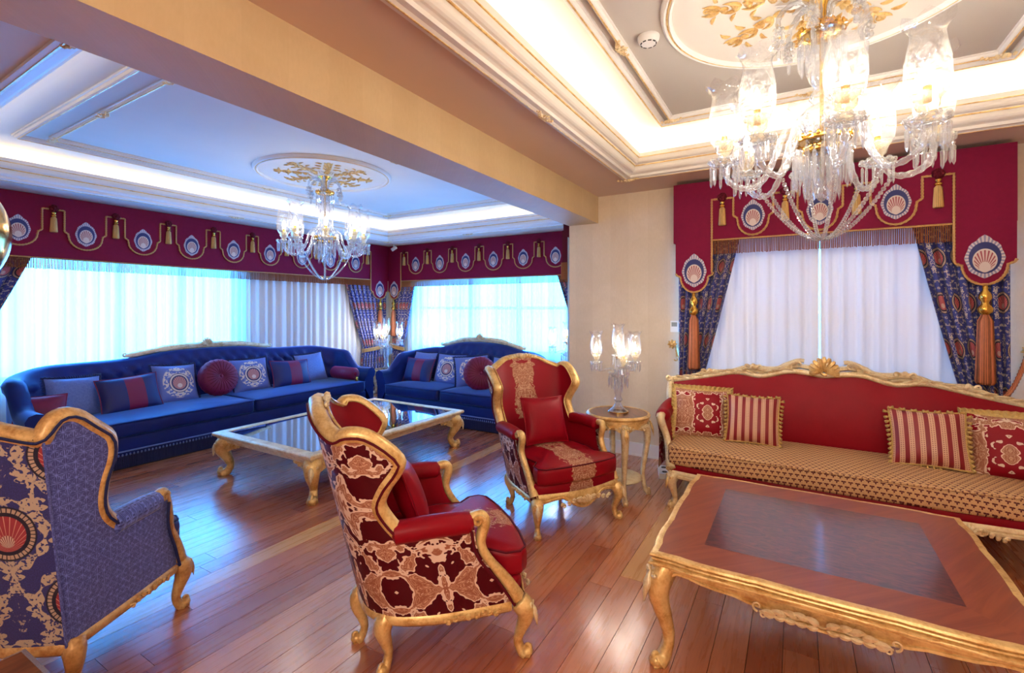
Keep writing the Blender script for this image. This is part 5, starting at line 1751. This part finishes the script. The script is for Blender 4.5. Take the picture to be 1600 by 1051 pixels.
# ------------------------------------------------------------------ red sofa
def red_sofa(loc):
    t = thing('carved_sofa', 'red satin sofa with carved gilt crest and beige patterned seat under the window', 'sofa', loc, 0)
    XB = 1.14
    lowt = CurveFn([(0, .958), (.225, .978), (.43, .926), (.62, .945), (.88, .888), (1.15, .835)])
    top = CurveFn([(0, 1.06), (.1, 1.075), (.17, 1.085), (.25, 1.05), (.315, 1.01), (.40, 1.005), (.49, 1.015), (.58, .995), (.66, .965), (.76, .955), (.84, .955), (.92, .92), (1.0, .897), (1.17, .868)])
    fy = lambda z: .30 + .13*(z-.42)
    def bk(a, b):
        x = -XB+2*XB*a; z = .40+(lowt(abs(x))-.40)*b
        return V(x, fy(z) - .035*sin(pi*min(1, b*1.02))**.6*min(1, (1-abs(x)/XB)*6+.2), z)
    obj('back_upholstery', MB().grid(bk, 64, 12, lambda a, b: (9.0+a*3, b)), M['satin_plain'], t, angle=None)
    obj('back_panel', MB().grid(lambda a, b: V(-XB+2*XB*a, fy(.4+(lowt(abs(-XB+2*XB*a))-.4)*b)+.07, .25+(lowt(abs(-XB+2*XB*a))-.25)*b), 40, 4), M['damask_sofa'], t)
    xs = np.linspace(-XB-.01, XB+.01, 90)
    fr = MB().tube([(x, fy(.95)+.005, lowt(abs(x))+.016) for x in xs], .022, 8, power=3, rot=pi/8)
    fr.tube([(x, fy(.95)+.035, (lowt(abs(x))+top(abs(x)))/2+.004) for x in xs], .02, 6)
    for sg in (-1, 1):
        fr.tube(catmull([(sg*(XB+.01), fy(.85)+.01, .875), (sg*(XB+.015), fy(.7), .75), (sg*(XB), fy(.6)-.005, .62), (sg*(XB-.01), fy(.45), .45), (sg*(XB-.02), fy(.3), .28)], 5), .03, 8, power=3, rot=pi/8)
        g = frame((sg*(XB+.012), fy(.86)-.02, .865), (sg, 0, 0), (0, 0, 1), (0, -1, 0)); scroll(fr, g, .012, .012, .028, .006, -2.4, 4, .014, .007)
    f0 = obj('show_frame', fr, M['gold_pale'], t, angle=60)
    # openwork crest: upper rail, scrolls, leaves, shell
    cr = MB()
    xs = np.linspace(.13, XB+.02, 46)
    for sg in (-1, 1):
        cr.tube([(sg*x, fy(1)+.02, top(x)-.004) for x in xs], [.016]*6+[.019]*30+[.014]*10, 6)
        g = frame((0, fy(1)-.0, 0), (sg, 0, 0), (0, 0, 1), (0, -1, 0))
        for x, r0, d in ((.165, .026, 1), (.23, .03, -1), (.30, .02, 1), (.37, .026, -1), (.56, .024, 1), (.64, .018, -1)):
            zc_ = (lowt(x)+.03+top(x))/2
            scroll(cr, g, x, zc_, r0, r0*.2, 0, d*6.5, .009, .005, .01, 16)
        x = .17
        while x < 1.10:
            sl = atan2(top(x+.05)-top(x), .05)
            leaf(cr, g, x, top(x)-.012, sl+.10, .085, .012, -.35, .014)
            leaf(cr, g, x+.03, lowt(x)+.03, atan2(lowt(x+.08)-lowt(x+.03), .05)+.05, .08, .011, .3, .018)
            x += .07
        for x, k in ((.49, 1.0), (.83, .9)):
            for q in range(6): leaf(cr, g, x, top(x)-.012, .1+q*.55, .036*k, .012, .3, .02)
            cr.blob(g(x, top(x)+.008, .022), (.02*k, .014, .02*k), 8, 5)
            scroll(cr, g, x+.05, top(x)-.002, .02*k, .005, pi, -2.5, .009, .005, .02)
            scroll(cr, g, x-.05, top(x)-.002, .02*k, .005, 0, 5.5, .009, .005, .02)
    obj('crest_carving', cr, M['gold_pale'], f0)
    sh = MB(); g = frame((0, fy(1)-.005, 1.005), (1, 0, 0), (0, 0, 1), (0, -1, 0))
    shell(sh, g, 0, 0, .115, 11, 3.4, .01, .016)
    for sg in (-1, 1): scroll(sh, g, sg*.085, -.01, .04, .008, pi/2-sg*.4, pi/2+sg*5.5, .014, .007, .01)
    obj('shell_carving', sh, M['gold'], f0, kind='stuff')
    # arms
    for sg in (-1, 1):
        pth = catmull([(sg*1.115, .28, .66), (sg*1.13, .16, .645), (sg*1.13, .0, .62), (sg*1.115, -.12, .615)], 6)
        obj('arm_pad', MB().tube(pth, [.045]+[.06]*15+[.055, .045, .03], 12), M['satin_plain'], t)
        ax = lambda y, z: sg*(1.075 + .045*(z-.3)/.3 - .06*max(0, -y-.05)*(1-(z-.3)/.3)*2)
        yfr = lambda z: -.13 - .17*max(0, (.52-z)/.26)**1.4
        obj('arm_inner', MB().grid(lambda a, b: V(ax(0, .3+.3*b)-sg*.03, .34+(yfr(.3+.3*b)-.34)*a, .3+.3*b), 10, 8), M['satin_plain'], t)
        obj('arm_outer', MB().grid(lambda a, b: V(ax(0, .26+.34*b)+sg*.035, .36+(yfr(.26+.34*b)-.36)*a, .26+.34*b), 10, 8, lambda a, b: (a*.5, b*.36)), M['damask_sofa'], t)
        post = [(sg*1.115, -.11, .635), (sg*1.115, -.165, .635), (sg*1.112, -.178, .60), (sg*1.085, -.165, .52), (sg*1.065, -.17, .46), (sg*1.04, -.22, .38), (sg*1.0, -.33, .28)]
        pm = MB().tube(catmull(post, 6), [.022, .03, .03, .026, .025, .028, .036], 8, power=3, rot=pi/8)
        g = frame((sg*1.14, -.15, .625), (0, -1, 0), (0, 0, 1), (sg, 0, 0)); scroll(pm, g, 0, 0, .03, .006, 0, 6.5, .01, .006, 0)
        obj('arm_post', pm, M['gold_pale'], t, angle=50)
    # seat
    def outl(ins, bow, xw=1.03):
        L = [(x, -.335-bow*(1-(x/xw)**2)+ins) for x in np.linspace(-xw+ins+.02, xw-ins-.02, 25)]
        L += [(xw-ins, -.30+ins), (xw-ins, 0), (xw-ins, .29)] + [(x, .30) for x in np.linspace(.9, -.9, 10)] + [(-xw+ins, .29), (-xw+ins, 0), (-xw+ins, -.30+ins)]
        return L
    obj('seat_platform', MB().slab(outl(.015, .06), .245, .32, .02, 0), M['satin_plain'], t)
    obj('seat_cushion', MB().slab(outl(0, .07), .312, .452, .03, .012), M['seat_weave'], t)
    obj('cushion_piping', MB().tube([(x, y, .444) for x, y in outl(.003, .07)], .006, 5, closed=True), M['seat_weave'], t)
    # carved front rail
    ap = MB()
    def apf(q, b):
        x = -.99+1.98*q
        bot = .232 - .05*max(0, cos(q*4*pi+pi))**1.5 - .045*max(0, 1-abs(q-.5)*7)
        return V(x, -.335-.07*(1-(x/1.0)**2) - .012*sin(b*pi), bot+(.275-bot)*b)
    ap.grid(apf, 60, 5); ap.grid(lambda q, b: apf(q, b)+V(0, .03, 0), 60, 5, flip=True)
    ap.tube([apf(q, 0)+V(0, -.004, 0) for q in np.linspace(0, 1, 60)], .014, 6)
    a_ = obj('front_apron', ap, M['gold_pale'], t)
    cv = MB()
    for q, L_ in ((.5, .24), (.17, .16), (.83, .16)):
        p = apf(q, .4); rail_carve(cv, frame(p+V(0, -.014, -.01), (1, 0, 0), (0, 0, 1), (0, -1, 0)), L_, .020, 6)
    obj('apron_carving', cv, M['gold_pale'], a_, kind='stuff')
    H = .25
    fl = cabriole(H, .05).mesh('leg', True, M['gold_pale']); kn = knee_carving(H).mesh('knee_carving', True, M['gold'])
    for x, y, a in ((-.975, -.33, -130), (.975, -.33, -50), (-.33, -.385, -90), (.33, -.385, -90), (-1.0, .32, 120), (1.0, .32, 60)):
        l = inst('leg', fl, t, (x, y, H), (0, 0, radians(a))); inst('knee_carving', kn, l)
    return t
red_sofa((.185, 4.05, 0))
GR = 'scatter cushions on the red sofa'
t18 = radians(-20)
pillow('damask_cushion', 'red and gold damask cushion with olive ruffle at the left arm of the red sofa', GR, .42, .40, .15, M['damask_sofa'], (-.67, 4.18, .63), .22, t18, .03, 'ruffle', uvo=(.03, 0))
pillow('striped_cushion', 'red and cream striped cushion with tassels, left one on the red sofa', GR, .37, .37, .14, M['striped_silk'], (-.29, 4.12, .635), .05, t18, .02, 'tassels', uvo=(.02, 0))
pillow('striped_cushion', 'red and cream striped cushion with tassels, right one on the red sofa', GR, .40, .37, .14, M['striped_silk'], (.75, 4.12, .635), -.06, t18, -.03, 'tassels', uvo=(.02, 0))
pillow('damask_cushion', 'red and gold damask cushion with olive ruffle at the right end of the red sofa', GR, .44, .40, .15, M['damask_sofa'], (1.17, 4.15, .625), -.15, t18, -.03, 'ruffle', uvo=(.10, .05))
# loose cushions in the two wing chairs
for O, fc, lb in (((-1.463, 1.769), 51, 'plain red satin cushion in the wing chair turned away'), ((-1.53, 3.18), -31, 'plain red satin cushion in the forward-facing wing chair')):
    f = V(cos(radians(fc)), sin(radians(fc))); p = V(*O) - f*.145
    pillow('satin_cushion', lb, 'red cushions in the wing chairs', .37, .35, .13, M['satin_plain'], (p[0], p[1], .645), radians(fc+90), radians(-20), .04, 'cord')

# ------------------------------------------------------------------ coffee tables
def glass_table():
    x0, x1, y0, y1 = -4.50, -3.12, 2.28, 4.20
    cx, cy = (x0+x1)/2, (y0+y1)/2; hx, hy = (x1-x0)/2, (y1-y0)/2
    t = thing('coffee_table', 'low gilt coffee table with a mirrored glass top in the blue room', 'table', (cx, cy, 0))
    rect = (-hx, hx, -hy, hy)
    fr = rect_sweep([(.10, .30), (.055, .30), (.05, .318), (.03, .33), (.028, .345), (.008, .352), (0, .362), (0, .376), (.006, .384), (.02, .388), (.085, .388), (.092, .383), (.092, .376)], rect)
    obj('frame', fr, M['gold_pale'], t, False)
    obj('mirror_top', MB().box(-hx+.088, hx-.088, -hy+.088, hy-.088, .362, .382), M['mirror_top'], t, False)
    H = .315
    lg = cabriole(H, .10, 1.35, knee=.052, ankle=.022).mesh('leg', True, M['gold']); kn = knee_carving(H, .10, 1.6).mesh('knee_carving', True, M['gold_pale'])
    br = MB()
    for sg in (-1, 1):
        f = frame((.015, 0, -.02), (cos(sg*.785), -sin(sg*.785), 0), (0, 0, 1)) if False else None
    for sx in (-1, 1):
        for sy in (-1, 1):
            a = atan2(sy, sx)
            l = inst('leg', lg, t, (sx*(hx-.10), sy*(hy-.10), H), (0, 0, a)); inst('knee_carving', kn, l)
            bm = MB()
            for dx, dy in ((-sx, 0), (0, -sy)):
                f = frame((sx*(hx-.075), sy*(hy-.075), .30), (dx, dy, 0), (0, 0, -1), (sx*abs(dy), sy*abs(dx), 0))
                for k in range(4): leaf(bm, f, .03+k*.045, .055-k*.012, -.25, .075, .022-.003*k, -.3)
                for k in range(3): leaf(bm, f, .02+k*.05, .02, .1, .07, .020, .3)
                scroll(bm, f, .215, .01, .02, .005, pi, -2.5, .010, .006)
                vs = [f(0, 0, -.012), f(.22, 0, -.012), f(.16, .04, -.012), (f(.06, .085, -.012)), f(0, .10, -.012)]
                vs += [v + (f(0, 0, .02)-f(0, 0, 0)) for v in vs]
                bm.add(vs, [(0, 1, 2, 3, 4), (9, 8, 7, 6, 5)]+[(i, (i+1) % 5, 5+(i+1) % 5, 5+i) for i in range(5)])
            obj('corner_bracket', bm, M['gold'], t, angle=40)
glass_table()

def mahogany_table():
    x0, x1, y0, y1 = -.54, .70, 1.99, 3.125
    cx, cy = (x0+x1)/2, (y0+y1)/2; hx, hy = (x1-x0)/2, (y1-y0)/2
    t = thing('coffee_table', 'mahogany coffee table with gilt carved edge in front of the red sofa', 'table', (cx, cy, 0))
    def outline(ins):
        L = []
        for (ax, ay, bx, by, n, L_) in ((-hx, -hy, hx, -hy, (0, -1), hx), (hx, -hy, hx, hy, (1, 0), hy), (hx, hy, -hx, hy, (0, 1), hx), (-hx, hy, -hx, -hy, (-1, 0), hy)):
            for i in range(40):
                q = i/40
                e0 = .012+ins
                w_ = 0
                for c0, wd in ((.5, .22), (.2, .12), (.8, .12)): w_ += .013*max(0, cos(min(1, abs(q-c0)/wd)*pi/2))**.6
                dx_, dy_ = (bx-ax)/(2*L_), (by-ay)/(2*L_)
                L.append((ax+dx_*(e0+(2*L_-2*e0)*q) + n[0]*(w_-e0), ay+dy_*(e0+(2*L_-2*e0)*q) + n[1]*(w_-e0)))
        # square off corners by pulling in the diagonal
        return [(max(-hx+.0, min(hx, x)), max(-hy, min(hy, y))) for x, y in L]
    def ring(prof):
        loops = [[(x, y, z) for x, y in outline(i)] for i, z in prof]
        return MB().loft(loops)
    ed = ring([(.03, .415), (.012, .418), (.010, .428)] + [(.012-.016*sin(a), .436-.008*cos(a)) for a in np.linspace(0, pi, 6)] + [(.010, .446)] + [(.014-.008*sin(a), .453-.006*cos(a)) for a in np.linspace(0, pi, 5)] + [(.004, .464), (.0, .470), (.004, .477), (.014, .480), (.03, .479)])
    obj('moulded_edge', ed, M['gold'], t, angle=40)
    # veneered top: burl panel and four mitred bands
    ix, iy = hx-.20, hy-.20
    obj('burl_panel', MB().box(-ix, ix, -iy, iy, .455, .4790), M['burl'], t, False)
    o = outline(.022)
    n = len(o)//4
    inn = [(-ix, -iy), (ix, -iy), (ix, iy), (-ix, iy)]
    for s in range(4):
        e = [o[(s*n+i) % len(o)] for i in range(n+1)]
        a, b = inn[s], inn[(s+1) % 4]
        mb = MB(); vs = []
        for i, p in enumerate(e):
            q = i/n; w_ = (a[0]+(b[0]-a[0])*q, a[1]+(b[1]-a[1])*q)
            vs += [(p[0], p[1], .4788), (w_[0], w_[1], .4788)]
        m = len(vs)
        vs += [(x, y, .46) for x, y, z in vs]
        fs = [(2*i, 2*i+2, 2*i+3, 2*i+1) for i in range(n)] + [(m+2*i, m+2*i+1, m+2*i+3, m+2*i+2) for i in range(n)]
        fs += [(2*i, m+2*i, m+2*i+2, 2*i+2) for i in range(n)]
        mb.add(vs, fs)
        obj('veneer_band', mb, M['mahogany_band' if s % 2 == 0 else 'mahogany_band2'], t, False)
    # serpentine aprons
    for s, (L_, dx, dy, nx, ny, dist) in enumerate(((hx-.05, 1, 0, 0, -1, hy-.035), (hy-.05, 0, 1, 1, 0, hx-.035), (hx-.05, -1, 0, 0, 1, hy-.035), (hy-.05, 0, -1, -1, 0, hx-.035))):
        def pt(q, b, off=0):
            u = -L_+2*L_*q
            k = abs(q-.5)*2
            bot = interp(k, [(0, .300), (.12, .305), (.22, .325), (.30, .335), (.42, .345), (.5, .362), (.62, .366), (.72, .375), (.80, .392), (.88, .398), (.95, .36), (1, .33)])
            bot = .42-(.42-bot)*.62
            z = bot+(.42-bot)*b
            d = dist + off - .008 + .006*sin(b*pi)
            return V(dx*u+nx*d, dy*u+ny*d, z)
        ap = MB(); ap.grid(lambda q, b: pt(q, b), 60, 5); ap.grid(lambda q, b: pt(q, b, -.025), 60, 5, flip=True)
        a_ = obj('apron', ap, M['gold_wood'], t)
        obj('apron_bead', MB().tube([pt(q, 0, .002) for q in np.linspace(0, 1, 70)], .009, 6), M['gold'], a_)
        cv = MB()
        f = frame(pt(.5, .35, .01), (dx, dy, 0), (0, 0, 1), (nx, ny, 0))
        for sg in (-1, 1):
            g = (lambda a, b, c=0, sg=sg: f(a*sg, b, c))
            for k in range(5):
                leaf(cv, g, .010+k*.034, -.002+.008*sin(k), .9-.1*k, .052, .0125, -.8, .008)
                leaf(cv, g, .012+k*.034, -.010, -.5, .044, .010, .8, .008)
            cv.tube([g(x, .01*sin(x*30)-.008, .004) for x in np.linspace(0, .20, 14)], .004, 5)
            scroll(cv, g, .205, .006, .020, .004, -pi/2, 4.2, .0045, .003, .004, 18)
            scroll(cv, g, .185, -.022, .012, .003, pi/2, -4, .004, .003, .004, 14)
        obj('apron_carving', cv, M['gold_pale'], a_, kind='stuff')
    H = .42
    lg = cabriole(H, .075, 1.15, knee=.044, ankle=.02).mesh('leg', True, M['gold']); kn = knee_carving(H*.75, .075, 1.25).mesh('knee_carving', True, M['gold_pale'])
    for sx in (-1, 1):
        for sy in (-1, 1):
            l = inst('leg', lg, t, (sx*(hx-.07), sy*(hy-.07), H), (0, 0, atan2(sy, sx))); inst('knee_carving', kn, l)
mahogany_table()

# ------------------------------------------------------------------ round side tables
def side_table(loc, h, R, label, group=None):
    t = thing('side_table', label, 'table', loc, radians(30.86), group)
    obj('table_top', MB().lathe([(.002, h-.004), (R*.90, h-.004), (R*.91, h-.004)], 48), M['walnut'], t)
    obj('rim', MB().lathe([(R*.90, h-.03), (R*.90, h-.003), (R*.93, h+.001), (R*.97, h-.002), (R, h-.012), (R*.985, h-.024), (R*.94, h-.032), (R*.94, h-.05), (R*.90, h-.05)], 56), M['gold'], t)
    ap = MB(); n = 96
    vs = []
    for i in range(n):
        a = 2*pi*i/n; d = .035*max(0, cos(4*a))**2 + .018*max(0, cos(4*a+pi))**2
        for r, z in ((R*.88, h-.04), (R*.90, h-.075), (R*.88, h-.095-d), (R*.84, h-.095-d), (R*.84, h-.04)): vs.append((r*cos(a), r*sin(a), z))
    fs = [(i*5+k, i*5+k+1, ((i+1) % n)*5+k+1, ((i+1) % n)*5+k) for i in range(n) for k in range(4)]
    ap.add(vs, fs); apo = obj('apron', ap, M['gold'], t)
    cv = MB()
    for k in range(8):
        a = 2*pi*k/8
        f = frame((R*.905*cos(a), R*.905*sin(a), h-.085), (-sin(a), cos(a), 0), (0, 0, 1), (cos(a), sin(a), 0))
        spray(cv, f, .07, .012, 3)
        scroll(cv, f, 0, -.015, .022, .005, 0, 6.5, .007, .004, .004)
    obj('apron_carving', cv, M['gold_pale'], apo, kind='stuff')
    H = h-.06
    lg = cabriole(H, .055, .95, knee=.034, ankle=.017).mesh('leg', True, M['gold_pale']); kn = knee_carving(H*.5, .055, .9).mesh('knee_carving', True, M['gold'])
    for k in range(4):
        a = 2*pi*k/4 + radians(-90)
        l = inst('leg', lg, t, (R*.80*cos(a), R*.80*sin(a), H), (0, 0, a)); inst('knee_carving', kn, l)
    obj('shelf', MB().lathe([(.002, .155), (R*.66, .155), (R*.72, .15), (R*.74, .142), (R*.70, .134), (.002, .132)], 40), M['gold_pale'], t)
    return t
side_table((-1.235, 3.74, 0), .662, .255, 'round gilt side table with carved legs between the red chair and red sofa')
side_table((-6.16, 6.02, 0), .432, .23, 'gilt lamp table in the corner behind the blue sofas')
side_table((-2.50, 5.55, 0), .612, .20, 'gilt lamp table hidden behind the wall corner beside the shorter sofa')

# ------------------------------------------------------------------ small things
t = thing('smoke_detector', 'round white smoke detector on the red-room ceiling beside the moulding', 'smoke detector', (-.685, 2.585, 2.965))
obj('body', MB().lathe([(.002, -.042), (.03, -.042), (.046, -.036), (.055, -.02), (.058, -.008), (.058, 0)], 28), M['white_plastic'], t)
sl = MB()
for k in range(9):
    a0 = 2*pi*k/9
    sl.tube([(.040*cos(a0+q), .040*sin(a0+q), -.0385) for q in np.linspace(0, .45, 5)], .0035, 5)
obj('vents', sl, M['dark_plastic'], t)
t = thing('security_camera', 'small white security camera in the ceiling corner over the pelmets', 'camera', (-6.42, 6.46, 2.68), radians(-45))
obj('bracket', MB().lathe([(.002, -.05), (.012, -.05), (.012, -.008), (.028, -.006), (.028, 0)], 14), M['white_plastic'], t)
b = MB().lathe([(.002, 0), (.026, 0), (.032, .012), (.032, .10), (.026, .112), (.002, .112)], 16)
b.xform(Matrix.Translation((-.0, .05, -.045)) @ Matrix.Rotation(radians(125), 4, 'X')); obj('body', b, M['white_plastic'], t)
b = MB().lathe([(.002, .113), (.018, .114), (.020, .110)], 14); b.xform(Matrix.Translation((0, .05, -.045)) @ Matrix.Rotation(radians(125), 4, 'X')); obj('lens', b, M['dark_plastic'], t)
t = thing('thermostat', 'white wall control beside the left drape of the red-room window', 'thermostat', (-1.02, 4.81, 1.32))
obj('body', MB().box(-.038, .038, -.016, 0, -.055, .055), M['white_plastic'], t, False)
obj('screen', MB().box(-.026, .026, -.018, -.0155, .0, .04), simple('screen_grey', lin(120, 128, 130), .3).m, t, False)
t = thing('power_socket_block', 'white power socket block on the floor behind the red sofa leg', 'socket', (-1.02, 4.38, 0), .3)
obj('body', MB().box(-.05, .05, -.12, .12, 0, .045), M['white_plastic'], t, False)
for y in (-.06, .06): obj('socket', MB().lathe([(.002, .0455), (.020, .0455), (.022, .0475), (.023, .045)], 14, (0, y, 0)), M['dark_plastic'], t)

# polished brass globe lamp at the left edge
t = thing('globe_floor_lamp', 'polished brass globe of a floor lamp cut off by the left edge', 'lamp', (-2.125, .26, 0))
R = .215
obj('globe', MB().lathe([(R*sin(a), R*cos(a)*1.0) for a in np.linspace(.02, pi-.02, 40)], 64, (0, 0, 1.72)), M['brass_polished'], t)
obj('band', MB().lathe([(R*.06, 1.72+R*.995), (R*.12, 1.72+R*1.0), (R*.12, 1.72+R*.985)], 24), M['copper_edge'], t)
obj('pole', MB().lathe([(.014, .02), (.014, 1.51), (.03, 1.515), (.03, 1.525), (.002, 1.53)], 16), M['brass'], t)
obj('base', MB().lathe([(.002, .03), (.12, .025), (.14, .01), (.14, 0)], 32), M['brass'], t)
# low walnut table whose corner shows at the bottom left
def corner_table():
    A = V(-2.043, .489); r_, f_ = V(.858, .513), V(-.513, .858)
    d1 = r_*.87 - f_*.49; d2 = -r_*.49 - f_*.87
    L = .46
    c = A + (d1+d2)*L/2
    t = thing('end_table', 'dark walnut table corner at the bottom left edge', 'table', (c[0], c[1], 0), atan2(d1[1], d1[0]))
    h = L/2
    obj('table_top', MB().box(-h+.012, h-.012, -h+.012, h-.012, .425, .451), M['walnut'], t, False)
    obj('edge_band', rect_sweep([(.014, .425), (0, .427), (0, .449), (.012, .4505), (.014, .449)], (-h, h, -h, h)), M['copper_edge'], t, False)
    obj('apron', rect_sweep([(.03, .37), (.03, .425), (.05, .425), (.05, .37)], (-h, h, -h, h)), M['walnut'], t, False)
    for sx in (-1, 1):
        for sy in (-1, 1):
            obj('leg', MB().loft([[(sx*(h-.05)+a*k, sy*(h-.05)+b*k, z) for a, b in ((-1, -1), (1, -1), (1, 1), (-1, 1))] for z, k in ((0, .014), (.30, .02), (.42, .022))], cap0=True, cap1=True), M['walnut'], t, False)
corner_table()
